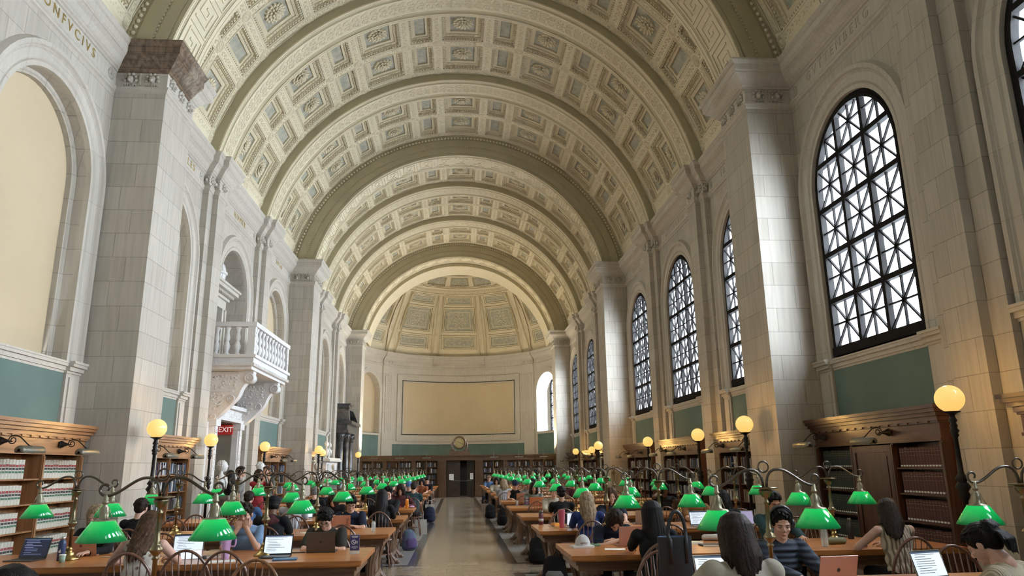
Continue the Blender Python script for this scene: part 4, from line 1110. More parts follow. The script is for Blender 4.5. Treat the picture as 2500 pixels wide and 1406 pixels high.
# upper doorway, grille, and fluted marble boss in the niche
dc = link('niche_doorcase', None, None, (-XW-.62, DY, 0)); tag(dc, 'stone doorcase with dentilled cornice opening onto the balcony', 'door surround')
m = MB(); m.box((0,-1.0,6.35),(.12,1.0,6.62)); m.box((0,-1.06,6.62),(.20,1.06,6.70)); m.box((0,-1.2,6.80),(.42,1.2,6.90)); m.box((0,-1.26,6.90),(.48,1.26,6.97))
for k in range(22): y = -1.1+2.2*(k+.5)/22; m.box((.0,y-.03,6.70),(.32,y+.03,6.79))
m.build('cornice','trim_stone',dc)
for e in (-1, 1):
    m = MB(); a, b = sorted((e*.62, e*.95)); m.box((0,a,4.4),(.12,b,6.35)); a, b = sorted((e*.62, e*.70)); m.box((.12,a,4.4),(.15,b,6.35)); a, b = sorted((e*.85, e*.95)); m.box((.12,a,4.4),(.17,b,6.35)); m.build('jamb','trim_stone',dc)
m = MB(); m.ell((.06,0,7.28),(.30,.28,.40),24,12)
for k in range(12): a = 2*pi*k/12; m.tube([(.06+.30*cos(a)*sin(t_),.28*sin(a)*sin(t_),7.28+.40*cos(t_)) for t_ in [pi*j/10 for j in range(1,10)]], .010, 5)
m.torus((.06,0,7.28), .295, .05, 24, 6); m.build('fluted_boss','marble_white',dc)
gr = link('iron_grille', None, None, (-XW-.80, DY, 0)); tag(gr, 'dark metal grille standing in the balcony doorway', 'grille')
m = MB(); m.box((-.03,-.62,4.5),(.02,.62,6.3)); m.build('panel','iron',gr)
m = MB()
for k in range(9): m.box((.02,-.6,4.7+k*.19),(.035,.6,4.73+k*.19))
m.build('louvre','iron_arm',gr)
# ---- white mantel with two busts, black portal further on ---------------
def bust_mesh(seed=0, hair=1):
    m = MB(); 
    m.rings([[(.23*sx_*cos(a), .13*sx_*sin(a)+.0, z) for a in [2*pi*k/20 for k in range(20)]] for z, sx_ in ((.0,.30),(.03,.32),(.05,.22),(.09,.22),(.11,.45),(.17,.72),(.26,.96),(.36,1.02),(.43,.80),(.47,.45),(.50,.30),(.57,.28))])
    m.ell((0,.015,.665),(.098,.118,.135),16,10); m.ell((0,.06,.625),(.07,.07,.085),12,8)
    m.ell((0,.122,.665),(.014,.022,.028),8,5); m.ell((0,.105,.618),(.028,.018,.010),8,4)
    for e in (-1,1): m.ell((e*.088,.005,.665),(.012,.022,.03),6,4); m.ell((e*.034,.108,.70),(.018,.01,.008),6,4); m.tube([(e*.18,.10,.42),(e*.08,.13,.30),(e*.01,.12,.16)], .018, 6)
    r = random.Random(seed)
    for _ in range(70):
        a, b = r.uniform(0, 2*pi), r.uniform(.05, 1.3); 
        y = sin(a)*cos(b)*.112-.0; z = .675+sin(b)*.128
        if y > .055 and z < .76: continue
        m.ell((cos(a)*cos(b)*.098, y, z), (.019,.019,.016), 6, 3)
    return m
def pedestal(root, name='pedestal', h=1.08, w=.21):
    m = MB(); m.box((-w,-w,0),(w,w,.10)); m.box((-w*.85,-w*.85,.10),(w*.85,w*.85,h-.09),taper=(.02,.02)); m.box((-w,-w,h-.09),(w,w,h))
    return m
mat('ped_marble', (.50,.49,.46), .35, col2=(.22,.22,.21), scale=5, detail=6)
mat('ped_rose', (.36,.20,.15), .3, col2=(.20,.11,.09), scale=6, detail=6)
def bust(x, y, z, rz, label, ped='ped_marble', pl=None, seed=0, h=1.08, sc=1.0):
    if ped:
        p = pedestal(None, h=h).build('pedestal', ped, None, (x,y,z), rz); tag(p, pl, 'pedestal'); z += h
    b_ = bust_mesh(seed).build('marble_bust', 'marble_smooth', None, (x,y,z), rz); tag(b_, label, 'bust'); b_.scale = (sc,)*3
bust(-5.62, 18.0, 0, -pi/2+.15, 'white marble bust facing the aisle before the exit doorway', pl='grey veined marble pedestal with carved sides before the exit doorway', seed=1, sc=1.0)
bust(-5.75, 21.9, 0, -pi/2+.2, 'white marble bust with curly hair past the doorway, behind visitors', pl='marble pedestal past the exit doorway behind the visitors', seed=2)
bust(-5.75, 30.6, 0, .3+pi, 'white marble bust on a rose pedestal beyond the second pier', ped='ped_rose', pl='rose marble pedestal beyond the second balcony-side pier', seed=3)
bust(-5.6, 33.9, 0, .2+pi, 'white marble bust facing the camera before the mantel', pl='pale pedestal standing before the mantel', seed=4)
MY = near(36.0)
mt = link('marble_mantel', None, None, (-XW, MY, 0)); tag(mt, 'white marble mantel with a plain inset panel, two busts on top', 'mantel')
m = MB(); m.box((0,-1.55,0),(.62,1.55,2.0)); m.build('body','marble_smooth',mt)
m = MB(); m.box((0,-1.7,2.0),(.80,1.7,2.10)); m.box((0,-1.65,2.10),(.74,1.65,2.16)); m.build('mantel_shelf','marble_smooth',mt)
m = MB(); m.box((.62,-1.3,1.2),(.66,1.3,1.25)); m.box((.62,-1.3,1.82),(.66,1.3,1.87)); m.box((.62,-1.3,1.2),(.66,-1.25,1.87)); m.box((.62,1.25,1.2),(.66,1.3,1.87)); m.build('moulding','marble_smooth',mt)
m = MB(); 
for e in (-1,1): m.box((.10,e*1.2-.17-.34,0),(.56,e*1.2+.17-.34,2.001),) if False else None
m = MB(); m.box((.60,-.55,.0),(.64,.55,1.05)); m.build('firebox','dark_void',mt)
bust(-XW+.42, MY-.7, 2.16, -pi/2+.5, 'white marble bust in profile on the mantel', ped=None, seed=5, sc=.95)
bust(-XW+.42, MY+.1, 2.16, -pi/2-.2, 'curly-haired white marble bust on the mantel beside the profile one', ped=None, seed=6, sc=.92)
BYY = near(40.9)
bp = link('black_portal', None, None, (-XW, BYY, 0)); tag(bp, 'black marble portal with columns and scrolled pediment at the far end', 'door surround')
for dy in (-1.45,-.75,.75,1.45):
    m = MB(); m.lathe([(.24,0),(.24,.9),(.20,.95),(.17,1.0),(.155,3.0),(.16,3.05)], (.42 if abs(dy) > 1 else .62,dy,0), 16); m.build('column','marble_black',bp)
    m = MB(); m.lathe([(.16,3.05),(.17,3.10),(.20,3.3),(.26,3.5)], (.42 if abs(dy) > 1 else .62,dy,0), 10)
    for k in range(12): a = k*pi/6; m.ell(((.42 if abs(dy) > 1 else .62)+.21*cos(a),dy+.21*sin(a),3.3+(.08 if k % 2 else 0)),(.04,.04,.07),5,3)
    m.build('capital','marble_black',bp)
m = MB(); m.box((0,-1.75,3.5),(.85,1.75,3.66)); m.box((0,-1.7,3.66),(.78,1.7,3.95)); m.box((0,-1.8,3.95),(1.02,1.8,4.12)); m.build('entablature','marble_black',bp)
for e in (-1, 1):
    m = MB(); pts = []
    for k in range(10):
        u = k/9; z = 4.12+.75*u; a, b = sorted((e*(1.75-1.0*u**1.5), e*(1.45-1.0*u**1.5))); pts.append([(0,a,z),(.9-.2*u,a,z),(.9-.2*u,b,z),(0,b,z)])
    m.rings(pts, sm=False); m.build('scroll','marble_black',bp)
m = MB(); m.box((0,-.5,4.12),(.6,.5,4.75)); m.box((0,-.6,4.75),(.72,.6,4.88)); m.box((0,-.55,4.88),(.66,.55,5.05)); m.box((0,-.62,5.05),(.75,.62,5.12)); m.build('crest','marble_black',bp)
m = MB(); m.box((.02,-1.0,0),(.1,1.0,3.5)); m.build('door_panel','dark_void',bp)
# ---- the screen of bookcases across the end -----------------------------
SY = 43.5
scr = link('bookcase_screen', None, None, (0,SY,0)); tag(scr, 'long dark oak bookcase screen across the apse with a central doorway', 'bookcase')
DX0, DX1 = -.74, .95
segs = [(-5.66,-4.28),(-4.28,-2.62),(-2.62,-1.12),(1.32,2.72),(2.72,4.25),(4.25,5.66)]
for a, b in segs:
    m = MB(); m.box((a,.0,0),(b,.30,.10)); m.box((a,.02,.10),(b,.30,.62)); m.box((a,-.02,.60),(b,.30,.66))
    for k in range(2): w_ = (b-a)/2; m.box((a+.08+k*w_,.005,.18),(a+w_-.08+k*w_,.02,.54))
    m.build('base','oak_screen',scr)
    m = MB(); m.box((a,.27,.66),(b,.30,2.06)); m.build('back_panel','oak_screen',scr)
    for x in (a+.05, (a+b)/2, b-.05):
        m = MB(); w_ = .07 if x != (a+b)/2 else .035; m.box((x-w_,.0,.66),(x+w_,.28,2.06))
        if w_ > .05: m.box((x-.04,-.02,.70),(x+.04,0,2.02))
        m.build('upright','oak_screen',scr)
    for z in (1.02,1.36,1.70):
        m = MB(); m.box((a+.1,.02,z-.02),(b-.1,.28,z)); m.build('shelf','oak_screen',scr)
    for h_ in (0, 1):
        x0 = a+.13 if h_ == 0 else (a+b)/2+.045; x1 = (a+b)/2-.045 if h_ == 0 else b-.13
        for k, z in enumerate((.66,1.02,1.36,1.70)):
            full = .97 if a < 0 or (h_ == 0 and a < 2) else random.Random(int(a*9)+k).choice((.45,.6,.3,.97,.8))
            def P(m, u0, u1, z0, z1, dd, x0=x0): m.box((x0+u0,SY+.05+dd,z0),(x0+u1,SY+.25,z1), bot=False)
            if not (a > 2 and k == 1 and h_ == 0): mixed_row(stuffm, P, x1-x0, z, int(a*37)+k*11+h_*3, hmax=.26, full=full)
m = MB()
for (a, b) in ((-5.7,5.7),):
    m.box((a,-.03,2.06),(b,.32,2.26)); m.box((a,-.08,2.26),(b,.34,2.31)); m.box((a,-.12,2.31),(b,.36,2.37)); m.box((a,-.05,2.22),(b,.0,2.26))
m.build('cornice','oak_screen',scr)
for x0, x1 in ((-1.12,DX0),(DX1,1.32)):
    m = MB(); m.box((x0,-.06,0),(x1,.30,2.06)); m.box((x0-.02,-.10,0),(x1+.02,.0,.62))
    for k in range(4): u = x0+.05+(x1-x0-.1)*(k+.5)/4; m.box((u-.02,-.08,.72),(u+.02,-.06,1.98))
    m.box((x0-.02,-.09,2.0),(x1+.02,0,2.08)); m.build('pilaster','oak_screen',scr)
tag(stuffm.build('shelved_books', MIX), 'assorted library books filling the other bookcases and the end screen', 'books', kind='stuff')
# doors in the screen
for nm_, xx, w_, rz_, lab in (('screen_door', DX0+.02, .80, 0, 'dark studded double door leaf, closed, in the bookcase screen'),('screen_door', DX1-.02, .78, pi/2+.55, 'dark door leaf standing open into the apse')):
    d = link(nm_, None, None, (xx,SY+.12,0), rz_); tag(d, lab, 'door')
    m = MB(); m.box((0,0,.01),(w_,.05,2.04)); m.build('panel','door_dark',d)
    m = MB()
    for i in range(3):
        for j in range(9): m.ell((.12+i*(w_-.24)/2,-.005,.2+j*.21),(.02,.012,.02),6,3)
    m.build('studwork','bk_gilt' if False else 'door_dark',d); d.children[-1]['kind'] = 'stuff'
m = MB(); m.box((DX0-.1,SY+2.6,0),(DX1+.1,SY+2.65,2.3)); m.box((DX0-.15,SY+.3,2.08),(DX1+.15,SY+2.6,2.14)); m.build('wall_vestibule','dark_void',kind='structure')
mat('paper', (.80,.80,.77), .6)
for x, z, lab, c in ((-.42,1.12,'white notice sheet fixed to the closed studded door','paper'),(.74,1.16,'white notice with red mark on the slim stand by the door','paper')):
    y_ = SY+.10 if x < 0 else SY-.35
    o = link('notice', None, None, (x,y_,z)); tag(o, lab, 'notice'); m = MB(); m.box((-.13 if x < 0 else -.085,-.01,-.17),(.13 if x < 0 else .085,0,.17)); m.build('sheet','paper',o)
    m = MB()
    for k in range(6): m.box((-.09 if x < 0 else -.06,-.012,.11-k*.045),((.09 if k % 2 else .05) if x < 0 else .05,-.01,.118-k*.045))
    if x > 0: m.m = 0; m.torus((0,-.013,.08),.03,.006,12,4,'Y')
    m.build('print','bk_grey' if x < 0 else 'bk_red',o)
o = link('barrier_stand', None, None, (.74,SY-.33,0)); tag(o, 'slim black rope stand carrying a notice by the open door', 'stand')
m = MB(); m.lathe([(.15,0),(.15,.015),(.02,.03)], n=16); m.build('foot','iron',o); m = MB(); m.lathe([(.012,.02),(.012,1.3)], n=8); m.build('pole','iron',o)
o = MB(); o.tube([(.73,SY-.33,.93),(.3,SY-.2,.90),(-.3,SY+.0,.93),(-.62,SY+.1,.97)], .012, 6); tag(o.build('barrier_rope','bk_grey'), 'grey barrier rope hanging across the doorway', 'rope')
# clock on the screen
ck = link('mantel_clock', None, None, (.04,SY+.05,2.37)); tag(ck, 'round gilt clock in a carved scrolled wooden case above the doorway', 'clock')
mat('clock_wood', (.15,.085,.05), .4, var=.3); mat('clock_dial', (.52,.42,.20), .35, metal=.5)
m = MB(); m.box((-.62,-.12,0),(.62,.2,.16)); m.box((-.55,-.10,.16),(.55,.18,.22)); m.build('plinth','clock_wood',ck)
m = MB(); m.torus((0,-.06,.70),.335,.055,36,8,'Y'); m.tube([(0,-.05,.70),(0,.14,.70)], .34, 32); m.build('case','clock_wood',ck)
m = MB(); m.tube([(0,-.07,.70),(0,-.055,.70)], .285, 36); m.build('dial','clock_dial',ck)
m = MB()
for k in range(12): a = k*pi/6; m.M = T(.225*cos(a),-.078,.70+.225*sin(a)) @ RY(-a); m.box((-.03,-.002,-.009),(.03,.002,.009))
m.M = None; m.build('numerals','door_dark',ck)
for a, L_ in ((2.75,.15),(-.45,.22)): m = MB(); m.M = T(0,-.085,.70) @ RY(-a); m.box((-.03,-.003,-.008),(L_,.003,.008)); m.build('clock_hand','door_dark',ck)
for e in (-1, 1):
    m = MB(); P = [(e*(.36+.10*u+.06*sin(u*5)), -.04, .75-.5*u) for u in [k/12 for k in range(13)]]; m.tube(P, [.05-.02*abs(k/12-.5) for k in range(13)], 8)
    m.torus((e*.50,-.04,.30),.055,.022,14,6,'Y'); m.ell((e*.32,-.06,.25),(.09,.05,.06),8,5); m.build('scroll','clock_wood',ck)
# strip lamps above the screen
def strip_proto():
    r_ = link('screen_lamp', None); m = MB(); m.tube([(0,0,0),(.0,0,.26)], .010, 5); m.tube([(0,0,.02),(-.03,-.16,.06),(-.02,-.30,-.14)], .012, 5); m.build('bracket','reflector',r_)
    m = MB(); m.box((-.24,-.34,-.19),(.24,-.26,-.13), taper=(.0,.02)); m.build('reflector_shade','reflector',r_); tag(r_, cat='lamp', group='strip lamps above the screen'); return r_
SP_ = strip_proto()
for k, x in enumerate((-4.9,-3.4,-1.85,2.05,3.5,4.95)): inst(SP_, (x,SY,2.38), 0, f'small bracket lamp above the end screen, {ORD[k if k < 3 else k-3]} {"balcony-side section" if k < 3 else "window-side section"}')
dead(SP_)
for k, x in enumerate((-4.9,-3.4,-1.85,2.05,3.5,4.95)):      # upward fill added above the bracket lamps to brighten the half dome
    ld = bpy.data.lights.new('dome_fill_light','AREA'); ld.energy = DOME_FILL; ld.color = (1,.86,.62); ld.size = .45; ld.shape = 'RECTANGLE'; ld.size_y = .08
    lo = bpy.data.objects.new('dome_fill_light', ld); COL.objects.link(lo); lo.location = (x,SY+.05,2.70); lo.rotation_euler = (pi-radians(14),0,0)
# ================================================================== PEOPLE
def V(*a): return Vector(a)
def cap(m, a, b, r0, r1, n=12, k=5, flat=1.0):
    """tapered limb segment with round ends"""
    a, b = V(*a), V(*b); d = (b-a); L = d.length; d.normalize()
    up = V(0,0,1) if abs(d.z) < .9 else V(0,1,0); x = d.cross(up).normalized(); y = x.cross(d)
    rings = []
    for j in range(k): t = -pi/2+pi/2*j/k+.15; rings.append((a+d*(r0*sin(t)), max(.001, r0*cos(t))))
    for j in range(4): u = j/3; rings.append((a+d*(L*u), r0+(r1-r0)*u))
    for j in range(1, k+1): t = pi/2*j/k-.08; rings.append((b+d*(r1*sin(t)), max(.001, r1*cos(t))))
    m.rings([[c+x*(r*cos(2*pi*q/n))+y*(r*flat*sin(2*pi*q/n)) for q in range(n)] for c, r in rings])
TMP = bpy.data.scenes.new('tmp'); TVL = TMP.view_layers[0]
def remeshed(mb, vox, smooth=2, fac=.5):
    me = bpy.data.meshes.new('t'); me.from_pydata(mb.v, [], mb.f); o = bpy.data.objects.new('t', me); TMP.collection.objects.link(o)
    md = o.modifiers.new('r', 'REMESH'); md.mode = 'VOXEL'; md.voxel_size = vox
    if smooth: sm = o.modifiers.new('s', 'SMOOTH'); sm.iterations = smooth; sm.factor = fac
    TVL.update(); dg = TVL.depsgraph; ev = o.evaluated_get(dg); e = ev.to_mesh()
    v = [tuple(p.co) for p in e.vertices]; f = [tuple(p.vertices) for p in e.polygons]; ev.to_mesh_clear()
    bpy.data.objects.remove(o); bpy.data.meshes.remove(me)
    return v, f
def pack(name, parts, mats, parent):
    """parts: list of ((v,f), material index) joined into one mesh object"""
    v, f, mi = [], [], []
    for (vv, ff), m in parts:
        o = len(v); v += vv; f += [tuple(i+o for i in q) for q in ff]; mi += [m]*len(ff)
    me = bpy.data.meshes.new(name); me.from_pydata(v, [], f)
    for m in mats: me.materials.append(MATS[m])
    me.polygons.foreach_set('material_index', mi); me.polygons.foreach_set('use_smooth', [True]*len(f)); me.update()
    return link(name, me, parent)
def xf(vf, M): return [tuple(M @ Vector(p)) for p in vf[0]], vf[1]
SKIN = {'light': (.62,.36,.26), 'fair': (.70,.43,.33), 'tan': (.48,.26,.16), 'brown': (.16,.075,.045), 'olive': (.52,.32,.21)}
for k, c in SKIN.items():
    m_ = mat('skin_'+k, c, .5, var=.10, scale=14, spec=.35); b = m_.node_tree.nodes['Principled BSDF']; b.inputs['Subsurface Weight'].default_value = .0
    mat('lip_'+k, (c[0]*.8, c[1]*.55, c[2]*.55), .4)
def hairmat(n, c, c2):
    mat(n, c, .5, col2=c2, scale=60, stretch=(1,1,.05), bump=.7, bscale=170, spec=.16, detail=2)
for n, c, c2 in (('hair_black',(.014,.012,.012),(.005,.005,.005)),('hair_dark',(.035,.020,.014),(.012,.008,.006)),('hair_brown',(.12,.06,.032),(.045,.024,.014)),('hair_blond',(.42,.31,.19),(.16,.10,.06)),('hair_grey',(.3,.3,.3),(.12,.12,.12))): hairmat(n, c, c2)
def cloth(n, c, var=.25, rough=.85, bump=.4, scale=7): mat('cl_'+n, c, rough, var=var, scale=scale, bump=bump, bscale=11, spec=.2)
for n, c in dict(black=(.014,.014,.016), navy=(.022,.027,.055), olive=(.045,.042,.035), blue=(.10,.20,.42), lightblue=(.22,.34,.55), white=(.55,.56,.60), cream=(.46,.42,.34), maroon=(.10,.03,.035), brown=(.28,.14,.06), teal=(.03,.07,.08), darknavy=(.018,.024,.045), grey=(.25,.25,.24), red=(.35,.03,.04), royal=(.03,.05,.17), jean=(.10,.15,.24), tan=(.40,.31,.22), sage=(.20,.22,.19), rust=(.30,.10,.05), purple=(.12,.08,.2)).items(): cloth(n, c)
# patterned cloths
def ribbed(n, c, c2, sc, ax='X', dist=.004):
    t = NT('cl_'+n); tc = t.nd('ShaderNodeTexCoord'); wv = t.nd('ShaderNodeTexWave', Scale=sc, Distortion=.6, Detail=1); wv.bands_direction = ax
    t.ln(tc, 'Object', wv, 'Vector'); rp = t.nd('ShaderNodeValToRGB'); rp.color_ramp.elements[0].color = rgb(c2); rp.color_ramp.elements[1].color = rgb(c); rp.color_ramp.elements[0].position = .1; rp.color_ramp.elements[1].position = .6
    t.ln(wv, 'Color', rp, 'Fac'); t.ln(rp, 'Color', t.b, 'Base Color'); t.b.inputs['Roughness'].default_value = .85
    bp = t.nd('ShaderNodeBump', Strength=.8, Distance=dist); t.ln(wv, 'Color', bp, 'Height'); t.ln(bp, 'Normal', t.b, 'Normal')
ribbed('ribtop', (.56,.46,.34), (.20,.15,.10), 9, 'X'); ribbed('knit', (.56,.48,.35), (.36,.30,.205), 26, 'X'); ribbed('puffer', (.030,.042,.07), (.016,.022,.04), 7, 'Z', .02)
t = NT('cl_floral'); tc = t.nd('ShaderNodeTexCoord'); vo = t.nd('ShaderNodeTexVoronoi', Scale=14); t.ln(tc, 'Object', vo, 'Vector'); rp = t.nd('ShaderNodeValToRGB')
rp.color_ramp.elements[0].color = (.20,.12,.09,1); rp.color_ramp.elements[0].position = .16; rp.color_ramp.elements[1].color = (.56,.50,.43,1); rp.color_ramp.elements[1].position = .3
t.ln(vo, 'Distance', rp, 'Fac'); t.ln(rp, 'Color', t.b, 'Base Color'); t.b.inputs['Roughness'].default_value = .85
mat('eye_white', (.72,.70,.67), .2); mat('eye_iris', (.03,.018,.012), .1); mat('specs', (.03,.025,.02), .25, metal=.4); mat('headset', (.05,.052,.055), .4); mat('sneaker', (.6,.6,.6), .6)
def ik(a, t, l1, l2, pole):
    a, t = Vector(a), Vector(t); d = t-a; L = min(d.length, l1+l2-.004); d.normalize(); t = a+d*L
    x = (l1*l1-l2*l2+L*L)/(2*L); h = sqrt(max(0, l1*l1-x*x)); p = Vector(pole)-d*Vector(pole).dot(d)
    if p.length < 1e-5: p = V(0,0,-1)
    return a+d*x+p.normalized()*h, t
def hand(m, M, sgn, curl=.5):
    """palm and five unequal fingers; local +y along the hand, +z back of hand, thumb on the inner side"""
    m.M = M
    m.ell((0,.045,0),(.040,.052,.016),12,8); m.ell((0,.02,0),(.030,.035,.020),10,6); m.ell((-sgn*.022,.03,-.006),(.02,.034,.016),8,6)
    for i, (x, L, sp_) in enumerate(((-.031,.066,-.10),(-.0105,.075,-.02),(.0105,.070,.05),(.031,.056,.14))):
        x *= sgn*1; sp_ *= sgn; p = V(x*1.05,.080-.004*abs(i-1.4),.001); pts = [p]; d = 0
        for q, fr in enumerate((.42,.32,.26)):
            d += curl*(.45,.75,.6)[q]; p = p+V(sin(sp_)*L*fr, cos(d)*L*fr, -sin(d)*L*fr); pts.append(p)
        m.tube([V(x,.06,0)]+pts, [.0095,.0092,.0085,.008,.0066], 8)
        m.ell(pts[-1], (.0066,.0066,.0066), 6, 4); m.ell(pts[1], (.0093,.0093,.0093), 6, 4)
    s = -sgn; pts = [V(s*.026,.012,-.004),V(s*.047,.036,-.010),V(s*.054,.062,-.018-.01*curl),V(s*.046,.084,-.026-.015*curl)]
    m.tube(pts, [.0125,.0115,.0100,.0078], 8); m.ell(pts[-1], (.0078,)*3, 6, 4); m.M = None
def head_mesh(m, near=True):
    """head centred at the origin between the ears, face toward +y"""
    m.ell((0,-.010,.030),(.076,.096,.090),18,12); m.ell((0,.020,-.022),(.062,.072,.078),16,10)
    m.ell((0,.042,-.070),(.041,.042,.036),12,8); m.ell((0,.030,-.035),(.058,.060,.055),12,8)
    m.ell((0,.074,.022),(.052,.018,.013),10,5); m.ell((-.036,.066,-.022),(.022,.020,.018),8,6); m.ell((.036,.066,-.022),(.022,.020,.018),8,6)
    m.tube([(0,.082,.016),(0,.094,-.004),(0,.106,-.022)], [.007,.009,.012], 8); m.ell((0,.100,-.026),(.017,.012,.010),8,6)
    m.ell((0,.088,-.052),(.022,.011,.0055),8,5); m.ell((0,.086,-.060),(.019,.011,.006),8,5); m.ell((0,.078,-.088),(.018,.013,.012),8,5)
    for e in (-1, 1): m.ell((e*.077,-.006,-.008),(.009,.020,.032),8,6); m.ell((e*.030,.0775,.006),(.017,.0115,.010),8,5)
    cap(m, (0,-.018,-.05), (0,-.035,-.15), .052, .056)
def hair_add(m, style, r, len_=.36, near=True):
    m.ell((0,-.020,.040),(.086,.102,.094),18,12)
    n = 150 if near else 40; tr = .008 if near else .014
    if style in ('short','messy','curlshort'):
        m.ell((0,-.062,-.005),(.070,.055,.070),12,8)
        for k in range(n):
            a = r.uniform(0,2*pi); b_ = r.uniform(.15,1.45); d = V(cos(a)*cos(b_), sin(a)*cos(b_), sin(b_)); p = V(d.x*.084,-.02+d.y*.098,.042+d.z*.090)
            if p.y > .055 and p.z < .075: continue
            if style == 'curlshort': m.ell(p+d*.012, (.017,)*3, 6, 4); continue
            q = (V(.2*d.x,.9,-.25) if p.z > .07 else V(0,-.3,-.9)) ; L = r.uniform(.02,.045) if style == 'short' else r.uniform(.03,.065)
            m.tube([p, p+d*.008+q*L*.5, p+d*(.012 if style == 'short' else .022)+q*L], [tr,tr*.8,.002], 5)
        if style == 'messy':
            for k in range(26): x = -.06+.12*k/25; m.tube([(x,.055,.105),(x*1.1,.088,.085),(x*1.15+r.uniform(-.008,.008),.094,r.uniform(.030,.052))], [.010,.009,.003], 5)
    else:
        L = len_; m.ell((0,-.025,.035),(.092,.106,.100),20,14)
        if L > .15: m.ell((0,-.068,-.07),(.082,.050,.13),14,10)
        for k in range(n+50):
            a = r.uniform(.62*pi if style != 'side' else .5*pi, 2.38*pi) ; 
            sx_, sy_ = cos(a), sin(a)
            back = max(0, -sy_); LL = L*(.72+.28*back)*r.uniform(.86,1.05)
            jt = r.uniform(-.006,.007); p00 = V(sx_*.020, -.01+sy_*.025, .137); p0 = V(sx_*(.062+jt), -.02+sy_*(.074+jt), .106); p1 = V(sx_*(.092+jt), -.025+sy_*(.106+jt), .045); p2 = V(sx_*(.096+jt), -.03+sy_*(.104+jt), -.05)
            w = (.088+.026*r.random()); p3 = V(sx_*w+jt*1.5, -.045+sy_*(.088+jt*1.6), -.05-(LL-.05)*.5); p4 = V(sx_*w*.70+r.uniform(-.018,.018), -.055+sy_*.075+r.uniform(-.014,.012), -LL)
            if style in ('wavy','curly'):
                ph = r.uniform(0,6); am = .012 if style == 'wavy' else .02; pts = [p00,p0,p1,p2]
                for q in range(1,7): u = q/6; pts.append(p2.lerp(p4,u)+V(am*sin(ph+u*9), am*cos(ph+u*9), 0))
                m.tube(pts, [tr]*3+[tr*1.3]*6+[.003], 5)
            else: m.tube([p00,p0,p1,p2,p3,p4], [tr*.7,tr,tr*1.1,tr*1.2,tr*1.1,.003], 5)
PER = {}
